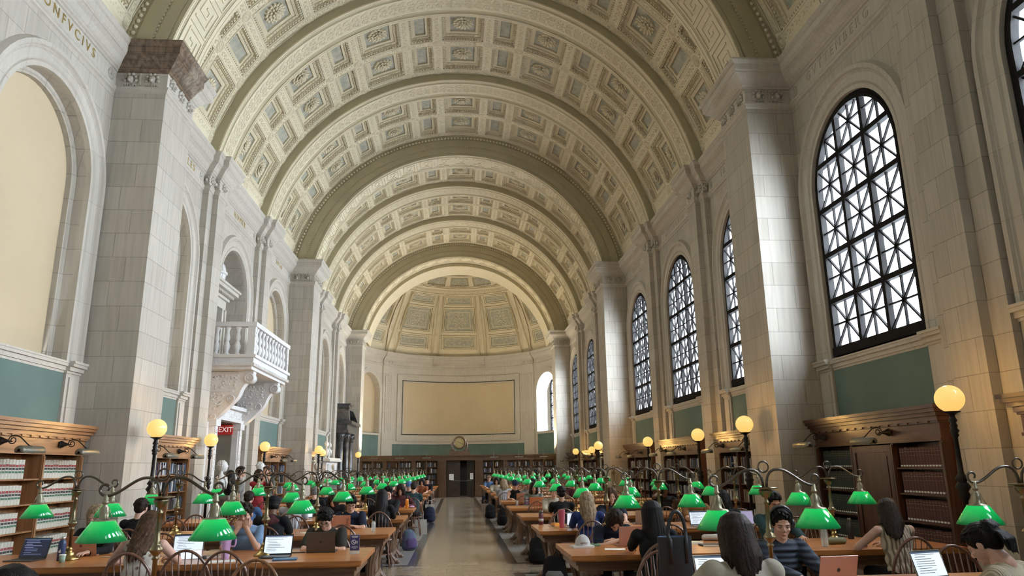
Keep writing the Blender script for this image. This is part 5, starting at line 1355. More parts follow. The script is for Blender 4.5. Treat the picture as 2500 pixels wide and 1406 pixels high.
def person(label, x, y, rz, skin='light', hair='short', hcol='hair_black', top='black', sleeve='short', legs='black', lean=8, pitch=15, yaw=0, roll=0,
           arms='type', near=True, seat=True, extra=None, hlen=.36, group=None, sc=1, kind_top='t', zoff=0, collar=None):
    r = random.Random(int(abs(x*97+y*31)*10)); root = link('person', None, None, (x,y,0), rz); tag(root, label, 'person', group); root.scale = (sc,)*3
    vb = .0095 if near else .022; F = Matrix.Identity(4)
    if seat:
        hipz, L = .545, radians(lean); pel = V(0,-.02,hipz)
        up = V(0, sin(L), cos(L)); chest = pel+up*.30; neck = pel+up*.485; shz = pel+up*.455
        knee = [V(e*.13,.40,.52) for e in (-1,1)]; ank = [V(e*.13,.36,.09) for e in (-1,1)]
    else:
        hipz, L = .93, radians(lean); pel = V(0,0,hipz); up = V(0, sin(L), cos(L)); chest = pel+up*.30; neck = pel+up*.50; shz = pel+up*.455
        knee = [V(e*.10,.02,.50) for e in (-1,1)]; ank = [V(e*.11,-.01,.09) for e in (-1,1)]
    hp = radians(pitch); HM = T(*(neck+up*.045+V(0,.012,0))) @ Matrix.Rotation(radians(-yaw),4,'Z') @ Matrix.Rotation(radians(roll),4,'Y') @ Matrix.Rotation(-hp-L*.4,4,'X') @ T(0,.015,.100)
    fw = V(0, cos(L), -sin(L))
    sh = [shz-up*.025+V(e*.172,0,0)-fw*.01 for e in (-1,1)]
    tz = .80 if seat else 1.15
    A = {'type': [(V(-.13,.50,tz),V(-.6,-.3,-.7)),(V(.13,.50,tz),V(.6,-.3,-.7))],
         'fold': [(V(.02,.36,tz),V(-1,.0,-.25)),(V(-.02,.40,tz+.0),V(1,.0,-.25))],
         'write': [(V(-.20,.40,tz),V(-.8,-.1,-.5)),(V(.12,.46,tz),V(.8,-.2,-.5))],
         'chin': [(V(-.20,.38,tz),V(-.8,-.1,-.5)),(V(.05,.22,1.03),V(.5,.3,-.8))],
         'face': [(V(-.05,.26,1.00),V(-.5,.3,-.8)),(V(.05,.26,1.00),V(.5,.3,-.8))],
         'temple': [(V(-.20,.38,tz),V(-.8,-.1,-.5)),(V(.13,.14,1.14),V(.8,.5,-.6))],
         'lap': [(V(-.12,.25,.64),V(-.7,-.4,-.4)),(V(.12,.25,.64),V(.7,-.4,-.4))],
         'hang': [(V(-.24,.02,.82),V(-.2,-1,0)),(V(.24,.02,.82),V(.2,-1,0))],
         'photo': [(V(-.07,.30,1.46),V(-.7,.1,-.8)),(V(.07,.30,1.46),V(.7,.1,-.8))]}[arms]
    if seat and arms in ('chin','face','temple'):
        hc = HM @ V(0,0,0)
        A = [(t_ if t_.z < .95 else V(t_.x, hc.y+(.085 if arms != 'temple' else .02), hc.z-.16 if arms != 'temple' else hc.z-.02), p_) for t_, p_ in A]
        if arms == 'temple': A[1] = (V(.10,hc.y+.02,hc.z-.03), A[1][1])
    arm = []
    for k, (t_, p_) in enumerate(A): el, wr = ik(sh[k], t_, .275, .245, p_); arm.append((el, wr))
    # ---- body: torso, limbs, neck
    m = MB()
    m.ell(pel, (.155,.115,.12),16,10); m.ell(chest, (.150,.105,.165),16,12); m.ell((pel+chest)/2, (.138,.100,.15),16,10); m.ell(shz-up*.05, (.155,.080,.06),16,8); cap(m, neck-up*.03, sh[0], .050, .042); cap(m, neck-up*.03, sh[1], .050, .042)
    cap(m, neck-up*.06, neck+up*.05+fw*.012, .058,.052)
    for k, e in enumerate((-1,1)):
        cap(m, sh[k], arm[k][0], .050, .038); cap(m, arm[k][0], arm[k][1], .037, .025)
        hip = pel+V(e*.09,0,-.01); cap(m, hip, knee[k], .082, .055); cap(m, knee[k], ank[k], .054, .036); cap(m, ank[k]+V(0,-.02,-.04), ank[k]+V(0,.15,-.055), .036, .028)
    parts = [(remeshed(m, vb, 3), 0)]
    mh = MB(); head_mesh(mh); parts.append((xf(remeshed(mh, .0052 if near else .014, 1), HM), 0))
    for k, e in enumerate((-1,1)):
        d = (arm[k][1]-arm[k][0]).normalized()
        if seat and A[k][0].z < .9: d2 = V(d.x, max(.3,abs(d.y)), 0).normalized() if arms != 'fold' else V(d.x, d.y, 0).normalized(); upz = V(0,0,1)
        elif arms in ('face','chin','photo'): d2 = V(d.x*.3, d.y*.3, .9).normalized(); upz = V(0,1,0)
        elif arms == 'temple' and k == 1: d2 = V(0,0,1); upz = V(1,0,0)
        else: d2 = d; upz = V(0,0,1) if abs(d.z) < .8 else V(0,1,0)
        xx = d2.cross(upz).normalized(); zz = xx.cross(d2)
        Mh = Matrix(((xx.x,d2.x,zz.x,arm[k][1].x),(xx.y,d2.y,zz.y,arm[k][1].y),(xx.z,d2.z,zz.z,arm[k][1].z),(0,0,0,1)))
        q = MB(); hand(q, Mh, e, .45 if arms in ('type','write','fold') else .9); cap(q, arm[k][1]-d*.04, arm[k][1]+d2*.02, .026, .026)
        parts.append((remeshed(q, .0042 if near else .009, 1), 0))
    pack('body', parts, ['skin_'+skin], root)
    # ---- face details
    if near or True:
        for e in (-1,1):
            q = MB(); q.M = HM; q.ell((e*.030,.0845,.002),(.0118,.0055,.0045),10,5)
            q.m = 1; q.ell((e*.030,.0885,.0005),(.0052,.0026,.0042),8,5)
            q.m = 2; q.tube([(e*.016,.0888,.0055),(e*.030,.0905,.0075),(e*.043,.0835,.004)], [.0012,.0018,.001], 4)
            q.M = None; q.build('eye', ['eye_white','eye_iris',hcol], root)
            q = MB(); q.M = HM; q.tube([(e*.014,.0905,.020),(e*.030,.0918,.0245),(e*.048,.082,.020)], [.0025,.0036,.0018], 5); q.M = None; q.build('eyebrow', hcol, root)
        q = MB(); q.M = HM; q.ell((0,.0915,-.0525),(.021,.009,.0042),10,4); q.ell((0,.0895,-.0600),(.018,.010,.005),10,4); q.M = None; q.build('lips','lip_'+skin, root)
    # ---- shirt
    m = MB(); g = .014 if kind_top == 't' else .030
    m.ell(pel+up*.03, (.155+g,.118+g,.12),16,10); m.ell(chest, (.150+g,.107+g,.165),16,12); m.ell((pel+chest)/2, (.142+g,.104+g,.15),16,10); m.ell(shz-up*.04, (.160+g,.086+g*.6,.062),16,8); cap(m, neck-up*.09, neck-up*.012, .078, .066); cap(m, neck-up*.04, sh[0]-up*.012+V(.03,0,0), .064+g*.3, .052+g*.3); cap(m, neck-up*.04, sh[1]-up*.012-V(.03,0,0), .064+g*.3, .052+g*.3)
    if kind_top in ('jacket','hoodie'): cap(m, neck-up*.05-fw*.03, neck-up*.01-fw*.02, .075, .062)
    for k in range(2):
        el, wr = arm[k]
        if sleeve == 'none': continue
        if sleeve == 'short': mid = sh[k].lerp(el,.72); cap(m, sh[k], mid, .056+g*.5, .052+g*.6, k=3)
        else: cap(m, sh[k], el, .055+g*.6, .043+g*.6); cap(m, el, el.lerp(wr,.92), .042+g*.6, .031+g*.5)
    if kind_top in ('jacket','hoodie','knit') and near:       # soft folds
        for k in range(2):
            el, wr = arm[k]
            for u in (.25,.5,.75): c = sh[k].lerp(el,u); m.ell(c, (.062+g*.6,.062+g*.6,.02),10,5)
    tv = remeshed(m, vb*1.1, 3)
    # natural wrinkling of the cloth surface
    amp = .006 if near else 0
    if amp: tv = ([tuple(Vector(p)+Vector(noise.noise_vector(Vector(p)*9))*amp) for p in tv[0]], tv[1])
    pack('top', [(tv,0)], ['cl_'+top], root)
    if collar:
        q = MB(); cap(q, neck-up*.07-fw*.055, neck-up*.035-fw*.05, .085, .07); q.ell(neck-up*.06-fw*.07,(.13,.05,.06),12,6); pack('hood', [(remeshed(q, vb*1.2, 3),0)], ['cl_'+collar], root)
    m = MB(); m.ell(pel-up*.01, (.168,.128,.115),16,10)
    for k, e in enumerate((-1,1)):
        hip = pel+V(e*.09,0,-.01)
        cap(m, hip, knee[k], .092, .066); 
        if legs != 'bare': cap(m, knee[k], ank[k]+V(0,0,.03), .066, .05)
    pack('trousers', [(remeshed(m, vb*1.3, 3),0)], ['cl_'+(legs if legs != 'bare' else 'jean')], root)
    for k, e in enumerate((-1,1)):
        q = MB(); a = ank[k]; cap(q, a+V(0,-.03,-.045), a+V(0,.16,-.058), .043, .034); pack('shoe', [(remeshed(q, .014, 1),0)], ['sneaker' if (k+int(x*7)) % 3 else 'cl_black'], root)
    # ---- hair
    if hair == 'cap':
        q = MB(); q.M = HM; q.ell((0,-.015,.045),(.088,.104,.088),16,10,half=False); q.ell((0,-.03,.0),(.084,.088,.06),14,8); pack('hair', [(remeshed(q,.009,2),0)], [hcol], root)
        q = MB(); q.M = HM; q.ell((0,-.013,.058),(.093,.110,.088),18,8,half=True); q.tube([(-.07,.06,.062),(0,.165,.052),(.07,.06,.062)], .022, 8, flat=.25); q.ell((0,-.013,.060),(.094,.111,.012),18,4); pack('cap', [(remeshed(q,.007,1),0)], ['cl_'+(extra or 'black')], root)
    elif hair:
        q = MB(); q.M = HM
        st = {'bob':'long','pony':'short','claw':'short'}.get(hair, hair); hair_add(q, st, r, hlen, near)
        if hair in ('claw','pony','bun'):
            q.ell((0,-.10,.05),(.06,.05,.07),12,8)
            for k in range(60):
                a = r.uniform(-1,1); q.tube([(a*.03,-.11,.05),(a*.05,-.145,-.0),(a*.06+r.uniform(-.02,.02),-.14-r.uniform(0,.02),-.05),(a*.05,-.12,-.08-r.uniform(0,.06))], [.010,.011,.009,.002], 5)
        q.M = None; pack('hair', [(remeshed(q, .0062 if near else .014, 1, .4),0)], [hcol], root)
    if extra == 'glasses':
        q = MB(); q.M = HM
        for e in (-1,1): q.torus((e*.031,.100,-.002), .024, .0018, 20, 5, 'Y'); q.tube([(e*.055,.098,.004),(e*.08,.06,.004),(e*.082,-.01,.0)], .0018, 5)
        q.tube([(-.008,.101,.002),(.008,.101,.002)], .0018, 5); q.M = None; q.build('glasses','specs',root)
    if extra == 'headphones':
        q = MB(); q.M = HM; q.tube([(.094*cos(a),-.01,.045+.105*sin(a)) for a in [pi*k/16 for k in range(17)]], .010, 8, flat=1.8)
        for e in (-1,1): q.ell((e*.093,-.008,.0),(.022,.036,.044),14,8); q.tube([(e*.094,-.01,.0),(e*.094,-.01,.05)], .008, 6)
        q.M = None; q.build('headphones','headset',root)
    if extra == 'clawclip':
        q = MB(); q.M = HM
        for k in range(6): q.tube([(-.045+.018*k,-.10,.115),(-.045+.018*k,-.135,.085),(-.045+.018*k,-.15,.045)], [.005,.006,.003], 6)
        q.tube([(-.05,-.125,.10),(.05,-.125,.10)], .009, 8); q.M = None; q.build('hair_clip','headset',root)
    if extra == 'watch':
        q = MB(); el, wr = arm[0]; d = (wr-el).normalized(); c = wr-d*.03; q.tube([c-d*.012,c+d*.012], .030, 16); q.build('wristwatch','eye_white',root)
    if extra == 'shades':
        q = MB(); q.M = HM; 
        for e in (-1,1): q.ell((e*.034,.075,.095),(.028,.010,.020),10,6)
        q.tube([(-.08,0,.09),(-.06,.07,.10),(.06,.07,.10),(.08,0,.09)], .003, 5); q.M = None; q.build('sunglasses','specs',root)
    return root
def near_side(k): return TY(k)-.83
def far_side(k): return TY(k)+.83
def seatp(side, k, d, j, x, label, dy=0, chair=True, turn=0, **kw):
    """seat a person at table k: d=1 back to the camera, d=-1 facing it; x is the position across the hall"""
    y = TY(k)-d*.83+dy
    person(label, x, y, (0 if d > 0 else pi)+turn, **kw)
    OVR[(side,k,d,j)] = (x, y-d*.02, turn) if chair else None
# --- balcony side
person('person with glossy black hair in grey-blue top, cropped at the bottom edge', -1.93, 3.45, pi, top='grey', hair='long', hlen=.22, lean=10, pitch=30, sleeve='long')
add_chair(-1.93, 3.47, pi, 'bow-back windsor chair under the person cropped at the bottom edge')
seatp(-1,1,1,3,-4.62,'person in pale blue shirt cropped at the edge, using the dark-screen laptop', dy=-.25, turn=.8, top='lightblue', lean=35, hair='short', hcol='hair_brown')
seatp(-1,1,-1,3,-4.263,'blond person in black behind the gold laptop and lamp post', skin='fair', hair='long', hcol='hair_blond', top='black', sleeve='long', lean=12, pitch=15)
seatp(-1,1,1,2,-3.127,'woman with long brown hair in a floral sleeveless top, seen from behind', skin='fair', hair='wavy', hcol='hair_brown', hlen=.46, top='floral', sleeve='none', lean=14, pitch=30, arms='write')
seatp(-1,2,1,2,-4.383,'man with short dark hair in black T-shirt, seen from behind', skin='fair', hcol='hair_dark', top='black', lean=6, pitch=5)
seatp(-1,1,-1,1,-2.576,'person in light blue T-shirt with both hands raised to the face', skin='light', hair='short', hcol='hair_dark', top='lightblue', arms='face', lean=14, pitch=10)
seatp(-1,3,1,2,-3.765,'man with dark hair in bright blue T-shirt, seen from behind', top='blue', hcol='hair_dark', lean=6)
seatp(-1,2,1,1,-2.629,'man in black cap and dark jacket with maroon hood, seen from behind', skin='brown', hair='cap', hcol='hair_black', extra='black', top='black', sleeve='long', kind_top='jacket', collar='maroon', lean=8, pitch=10)
seatp(-1,3,1,1,-2.98,'woman with brown hair in white T-shirt and backpack straps, seen from behind', dy=-.05, skin='fair', hair='bob', hlen=.24, hcol='hair_brown', top='white', lean=10, pitch=25)
seatp(-1,1,-1,0,-1.628,'man with messy black hair and round glasses in dark grey T-shirt, leaning on folded arms', skin='light', hair='messy', top='olive', arms='fold', lean=27, pitch=24, extra='glasses')
seatp(-1,2,-1,0,-1.77,'man with glasses in navy T-shirt wearing a white watch', skin='light', hair='messy', top='navy', arms='fold', lean=22, pitch=14, extra='glasses', yaw=-12)
seatp(-1,3,1,0,-1.45,'woman with very long black hair in black top, seen from behind', hair='long', hlen=.5, top='black', sleeve='long', lean=10, pitch=20)
seatp(-1,3,-1,0,-1.466,'man with combed black hair looking down beside the long-haired woman', skin='fair', hair='short', top='black', lean=6, pitch=22, sc=1.02, sleeve='long')
seatp(-1,4,-1,0,-1.443,'woman in red top with one arm raised to her forehead', skin='light', hair='bob', hlen=.2, hcol='hair_dark', top='maroon', sleeve='long', arms='temple', lean=10, pitch=25, near=False)
seatp(-1,3,-1,1,-2.498,'person in dark clothes bending low behind the third lamp', hair='bob', hlen=.2, hcol='hair_dark', top='black', lean=30, pitch=35, near=False)
seatp(-1,4,-1,2,-3.234,'man in navy T-shirt behind two green shades', skin='tan', top='navy', lean=15, pitch=25, near=False)
seatp(-1,4,1,2,-3.164,'grey-haired person in dark jacket, seen from behind', skin='fair', hcol='hair_grey', top='black', sleeve='long', near=False, lean=8)
seatp(-1,5,1,1,-2.318,'person with bushy black hair, seen from behind, fifth row', hair='curlshort', top='black', near=False)
seatp(-1,5,-1,0,-1.439,'person in a bright blue cap facing the camera', skin='fair', hair='cap', hcol='hair_dark', extra='blue', top='black', near=False, pitch=15)
seatp(-1,5,1,0,-1.22,'person in teal top with dark hair, seen from behind', top='teal', near=False, hcol='hair_dark')
seatp(-1,7,-1,0,-1.353,'child-sized person in orange top facing the camera', skin='light', hair='bob', hlen=.15, top='rust', near=False)
seatp(-1,8,-1,0,-1.28,'man in black sweater far down the row', skin='fair', top='black', sleeve='long', near=False)
seatp(-1,6,1,1,-1.993,'person with dark hair and black top in the sixth row', top='black', near=False, hcol='hair_dark')
seatp(-1,6,-1,1,-1.795,'person with grey T-shirt in the sixth row', top='grey', near=False)
# --- window side
seatp(1,0,1,0,1.611,'woman with long dark hair in cream cardigan holding her head, seen from behind', dy=-.12, skin='fair', hair='long', hlen=.25, hcol='hair_dark', top='cream', sleeve='long', kind_top='knit', arms='chin', lean=12, pitch=12, sc=1.05)
seatp(1,0,1,2,3.356,'woman with clipped dark hair in ribbed cream sweater bending to her laptop', dy=-.12, turn=.55, skin='fair', hair='claw', hcol='hair_black', top='knit', sleeve='long', kind_top='knit', lean=16, pitch=28, extra='clawclip')
seatp(1,0,-1,1,2.559,'man with headphones in quilted navy jacket over a pink shirt', dy=-.05, turn=.12, skin='fair', hair='messy' if False else 'short', hcol='hair_black', top='puffer', sleeve='long', kind_top='jacket', lean=8, pitch=12, extra='headphones', yaw=16)
seatp(1,1,1,0,1.852,'woman with long black hair in black top beside the tote bag, seen from behind', dy=-.1, hair='long', hlen=.42, top='black', sleeve='long', lean=6, pitch=10)
seatp(1,1,-1,0,1.751,'person with tousled dark hair in navy T-shirt, head bowed over a laptop', skin='light', hair='curly', hlen=.10, hcol='hair_dark', top='darknavy', arms='fold', lean=34, pitch=46)
seatp(1,1,1,3,4.411,'woman with long dark hair in sleeveless ribbed beige top, seen from behind', dy=-.05, skin='fair', hair='long', hlen=.36, hcol='hair_dark', top='ribtop', sleeve='none', arms='write', lean=14, pitch=25, yaw=20)
seatp(1,1,-1,2,3.821,'person with curly dark hair in teal jacket behind the headphones wearer', skin='tan', hair='curlshort', top='teal', sleeve='long', kind_top='jacket', lean=6, pitch=10)
seatp(1,2,1,0,1.73,'woman with long blond hair in blue jacket, seen from behind', skin='fair', hair='long', hlen=.40, hcol='hair_blond', top='royal', sleeve='long', lean=8, pitch=15)
seatp(1,2,-1,1,2.396,'woman with curly brown hair in navy top facing the camera', skin='fair', hair='wavy', hlen=.24, hcol='hair_brown', top='darknavy', lean=4, pitch=12)
seatp(1,2,-1,2,3.785,'bearded man in brown T-shirt looking down at his laptop', skin='light', hair='short', hcol='hair_dark', top='brown', lean=10, pitch=20)
seatp(1,2,1,2,3.701,'person in black with dark hair before the patterned laptop, seen from behind', hair='bob', hlen=.16, top='black', sleeve='long', lean=8)
seatp(1,3,1,0,1.779,'man with short black hair in black T-shirt leaning on the table, seen from behind', skin='tan', hair='short', top='black', lean=6, pitch=6)
seatp(1,3,-1,0,1.835,'man in cream sweater facing the camera behind the man in black', skin='fair', hair='short', hcol='hair_brown', top='cream', sleeve='long', lean=10, pitch=18)
seatp(1,3,-1,2,4.108,'dark-skinned person leaning one hand on the temple behind a laptop', skin='brown', hair='bob', hlen=.12, top='black', arms='temple', lean=8, pitch=15)
seatp(1,4,-1,0,1.735,'woman with long dark hair looking at an orange laptop', skin='light', hair='long', hlen=.3, hcol='hair_dark', top='sage', sleeve='long', lean=10, pitch=12)
seatp(1,5,-1,0,1.521,'person in black sleeveless top and dark cap', skin='light', hair='cap', hcol='hair_black', extra='navy', top='black', sleeve='none', near=False, lean=12)
seatp(1,5,-1,1,1.893,'person with dark hair half hidden by the orange laptop', skin='tan', top='grey', near=False)
seatp(1,6,1,0,1.296,'person with blond hair in white jacket, seen from behind', skin='fair', hair='bob', hlen=.25, hcol='hair_blond', top='white', sleeve='long', near=False)
seatp(1,7,-1,0,1.309,'person with dark hair writing in pale sleeves far down the row', skin='light', hair='bob', hlen=.2, hcol='hair_dark', top='cream', sleeve='long', near=False)
seatp(1,9,-1,0,1.3,'person in a blue top bending at the far end of the tables', skin='fair', hcol='hair_blond', top='blue', near=False)
seatp(1,6,1,2,3.381,'person with short dark hair far off, seen from behind', top='black', near=False)
seatp(1,5,-1,2,3.146,'person in maroon top under a green shade', skin='tan', top='maroon', near=False)
seatp(1,6,-1,1,2.31,'person in grey top among the middle tables', top='grey', near=False)
# --- visitors standing by the doorway
def stand(x, y, label, rz, **kw): person(label, x, y, rz, seat=False, lean=0, **kw)
stand(-5.704, 19.0, 'visitor with long black hair in black, standing by the doorway', .4, hair='long', hlen=.4, top='black', sleeve='long', arms='hang', pitch=5, near=False, sc=.97)
stand(-5.081, 17.6, 'visitor in grey T-shirt with sunglasses on dark hair, looking up', -1.2, skin='light', hcol='hair_dark', top='grey', arms='hang', pitch=-5, extra='shades', near=True, sc=1.02)
stand(-4.916, 18.6, 'visitor with long dark hair in red taking a picture', -2.2, skin='tan', hair='long', hlen=.4, hcol='hair_dark', top='red', arms='photo', pitch=-5, near=True, sc=.98, legs='red')
stand(-5.128, 20.2, 'visitor in sage green top facing the camera by the bust', pi, skin='light', hair='short', hcol='hair_brown', top='sage', arms='hang', pitch=0, near=True, sc=1.03)
# ================================================================== THINGS ON TABLES AND FLOOR
for n, c, r, me in (('alu_gold',(.50,.28,.19),.35,.6),('alu_grey',(.12,.105,.095),.35,.6),('alu_silver',(.42,.40,.39),.35,.6),('alu_rose',(.52,.31,.25),.35,.6),('alu_peach',(.62,.33,.20),.35,.4),('plastic_black',(.012,.012,.014),.4,0),('steel',(.6,.6,.6),.25,1),
    ('bottle_navy',(.03,.05,.13),.35,.1),('lilac',(.62,.38,.66),.35,0),('pink',(.62,.13,.20),.35,0),('orange_paint',(.75,.27,.02),.35,0),('cup_white',(.75,.78,.74),.5,0),('cup_green',(.35,.5,.42),.5,0),('folder_blue',(.04,.14,.28),.5,0),('sign_navy',(.05,.05,.16),.3,0),('sign_plum',(.10,.03,.08),.3,0),('logo_dark',(.03,.03,.035),.3,0),('logo_brown',(.16,.05,.03),.3,0),('leather',(.016,.018,.024),.42,0),('leather_in',(.09,.13,.22),.6,0),('cl_cap',(.66,.67,.70),.85,0),('olive_case',(.20,.20,.11),.7,0),('canvas',(.50,.47,.42),.8,0),('paper_yellow',(.62,.56,.38),.7,0),('green_note',(.15,.32,.22),.6,0),('plum_bottle',(.16,.04,.07),.2,0),('kraft',(.30,.23,.17),.8,0),('pad_rose',(.45,.26,.25),.4,0)):
    mat(n, c, r, metal=me, var=.08)
def em(n, c, s): mat(n, c, .2, emit=c, es=s, noemit=True)
em('scr_white',(.62,.70,.80),.16); em('scr_dark',(.02,.022,.05),.06); em('scr_ui',(.25,.30,.55),.12); em('scr_purple',(.36,.33,.50),.12); em('scr_mid',(.07,.10,.17),.1)
t = NT('clear_glass'); t.b.inputs['Base Color'].default_value = (.75,.85,.85,1); t.b.inputs['Roughness'].default_value = .05; t.b.inputs['Alpha'].default_value = .35; t.b.inputs['Specular IOR Level'].default_value = .8
def apple_mark(m, s, y):
    """fruit-shaped mark with a bite and a leaf, in the xz plane"""
    P = []
    for k in range(40):
        a = 2*pi*k/40+pi/2; r = s*(1-.16*math.exp(-((k if k < 20 else 40-k)/2.2)**2)-.08*math.exp(-((k-20)/2.5)**2)); x, z = r*cos(a)*.92, r*sin(a)
        d = hypot(x-s*1.05, z-s*.12)
        if d < s*.42: q = s*.42/max(d,1e-4); x, z = s*1.05+(x-s*1.05)*q, s*.12+(z-s*.12)*q
        P.append((x, y, z))
    m.poly(P); m.poly([(.02*s,y,s*1.05),(.10*s,y,s*1.30),(.38*s,y,s*1.52),(.34*s,y,s*1.20)])
def laptop(x, y, rz, label, shell='alu_silver', scr='scr_white', logo=None, tilt=18, w=.31, lid=.21, ui=0, text=None):
    """the user sits on local -y; the lid stands at local +y and its screen faces -y"""
    o = link('laptop', None, None, (x,y,TZ), rz); tag(o, label, 'laptop')
    m = MB(); m.box((-w/2,-.11,.001),(w/2,.105,.014)); m.build('base', shell, o)
    m = MB(); m.box((-w/2+.02,-.02,.014),(w/2-.02,.085,.0155)); m.build('keyboard','plastic_black',o)
    M_ = T(0,.108,.014) @ RX(-radians(tilt)); m = MB(); m.M = M_; m.box((-w/2,-.0,0),(w/2,.007,lid)); l = m.build('lid', shell, o)
    m = MB(); m.M = M_; m.box((-w/2+.004,-.0015,.006),(w/2-.004,.0,lid-.004)); m.build('bezel','plastic_black',o)
    m = MB(); m.M = M_; m.box((-w/2+.010,-.0025,.014),(w/2-.010,-.0015,lid-.012)); s_ = m.build('screen', scr, o)
    if ui:
        r = random.Random(ui); m = MB(); m.M = M_
        for k in range(9):
            z = lid-.035-k*.017
            if z < .03: break
            x0 = -w/2+.03+r.uniform(0,.02); m.box((x0,-.0032,z),(x0+r.uniform(.06,w-.09),-.0025,z+.0035))
        m.build('page_text','logo_dark' if scr == 'scr_white' else 'scr_ui',o)
        m = MB(); m.M = M_; m.box((-w/2+.010,-.0034,lid-.024),(w/2-.010,-.0026,lid-.012)); m.build('toolbar','scr_mid',o)
    if logo: m = MB(); m.M = M_ @ T(0,0,lid*.5); apple_mark(m, .016, .0078); m.build('logo', logo, o)
    if text:
        tob = text_obj(text, .062, 'lettering','logo_dark', None, None, .0004); tob.parent = o
        tob.matrix_parent_inverse = Matrix(); tob.matrix_local = M_ @ Matrix(((0,0,0,-w/2+.05),(0,0,1,.0075),(0,0,0,lid*.5),(0,0,0,1))) @ Matrix(((0,0,0,0),(0,0,0,0),(0,0,0,0),(0,0,0,0))) if False else M_ @ T(-w/2+.045,.0078,lid*.5) @ RZ(pi) @ RX(pi/2) @ RZ(-pi/2)
    return o
near_t = 0
laptop(-4.62, 8.40, -.15, 'laptop with dark code editor on its screen, before the pale blue shirt', 'alu_grey', 'scr_dark', ui=3)
laptop(-4.22, 8.83, pi+.1, 'gold laptop seen from the back with a dark fruit mark, behind a brass base', 'alu_gold', 'scr_mid', logo='logo_brown')
laptop(-2.98, 8.40, .22, 'laptop showing handwritten notes, thick black bezel', 'alu_silver', 'scr_white', ui=5, lid=.22)
laptop(-2.01, 8.22, .05, 'black laptop with white document, its user seat empty', 'plastic_black', 'scr_white', ui=8, w=.30)
laptop(-1.60, 8.66, pi, 'dark grey laptop seen from the back before the man on folded arms', 'alu_grey', 'scr_mid', logo='logo_dark', tilt=10)
laptop(-1.88, 11.75, pi+.1, 'brown-backed laptop with lettering on its lid, before the man with the watch', 'alu_rose', 'scr_mid', text='Shop')
laptop(-1.30, 20.5, pi, 'rose laptop seen from the back in the sixth row', 'alu_rose', 'scr_mid', logo='logo_dark')
laptop(1.86, 8.62, pi+.05, 'brown-grey laptop seen from the back before the bowed head', 'alu_grey' if False else 'alu_rose', 'scr_mid', tilt=10)
laptop(1.66, 11.25, -.3, 'laptop with a white page beside the pink tumbler', 'alu_silver', 'scr_white', ui=2)
laptop(1.86, 5.62, .05, 'laptop with blue and white windows before the cream cardigan', 'alu_silver', 'scr_white', ui=4)
laptop(2.72, 5.72, pi+.12, 'rose gold laptop seen from the back before the headphones wearer', 'alu_rose', 'scr_mid', logo='logo_dark')
laptop(3.60, 5.62, .25, 'laptop with grey spreadsheet beside a held phone', 'alu_silver', 'scr_white', ui=6)
laptop(4.14, 10.9, -.1, 'open laptop with reflecting lilac screen on the third window-side table', 'alu_silver', 'scr_purple')
laptop(3.52, 11.0, 0, 'laptop with blue page before the bearded man', 'alu_silver', 'scr_white', ui=9)
laptop(2.80, 11.7, pi, 'pale laptop seen from the back beside the curly-haired woman', 'alu_silver', 'scr_mid')
laptop(4.25, 14.6, pi, 'dark laptop seen from the back before the dark-skinned reader', 'alu_grey', 'scr_mid', w=.34, lid=.23)
laptop(1.72, 17.40, pi, 'orange laptop seen from the back, sticker on its lid', 'alu_peach', 'scr_mid', logo='logo_brown', w=.33)
laptop(1.62, 20.0, pi, 'peach-coloured laptop propped open in the sixth row', 'alu_peach', 'scr_mid')
laptop(-2.95, 14.3, 0, 'laptop with pale screen before the man in bright blue', 'alu_silver', 'scr_white')
def lathe_thing(name, x, y, prof, m_, label, cat, z=TZ, extra=()):
    o = link(name, None, None, (x,y,z)); tag(o, label, cat)
    m = MB(); m.lathe(prof, n=20); m.build('body', m_, o)
    for nm_, pr, mm in extra: m = MB(); m.lathe(pr, n=16); m.build(nm_, mm, o)
    return o
BOT = [(.034,0),(.037,.006),(.037,.17),(.034,.19),(.024,.205),(.024,.215)]
o = lathe_thing('water_bottle', -4.22, 8.32, BOT, 'bottle_navy', 'navy insulated bottle with white flame mark and steel cap', 'bottle', extra=(('cap',[(.026,.212),(.028,.218),(.028,.235),(.024,.240)],'steel'),))
m = MB(); m.M = T(0,-.0378,.10); m.poly([(.000,0,-.02),(.012,0,-.012),(.012,0,.0),(.004,0,.022),(-.002,0,.006),(-.010,0,.004),(-.011,0,-.012)]); m.build('logo','cup_white',o)
lathe_thing('paper_cup', -4.12, 8.15, [(.026,0),(.030,.07)], 'cup_green', 'small green and white paper cup beside the navy bottle', 'cup', extra=(('lid',[(.032,.068),(.033,.075),(.030,.082)],'cup_white'),))
o = lathe_thing('handled_tumbler', -2.50, 8.15, [(.034,0),(.036,.004),(.039,.10),(.046,.12),(.050,.245),(.050,.25)], 'lilac', 'tall lilac tumbler with a loop handle and dark lettering', 'tumbler', extra=(('lid',[(.051,.248),(.051,.262),(.045,.266)],'lilac'),))
m = MB(); m.tube([(.045,0,.225),(.085,0,.228),(.095,0,.21),(.095,0,.15),(.085,0,.125),(.046,0,.125)], .009, 8); m.build('handle','lilac',o)
text_obj('STANLEY', .014, 'lettering','logo_dark', o, T(0,-.0495,.205) @ RX(pi/2), .0003)
o = lathe_thing('handled_tumbler', 1.46, 11.30, [(.034,0),(.036,.004),(.039,.10),(.046,.12),(.050,.235),(.050,.24)], 'pink', 'tall rose pink tumbler on the third window-side table', 'tumbler', extra=(('lid',[(.051,.238),(.051,.252),(.045,.256)],'pink'),))
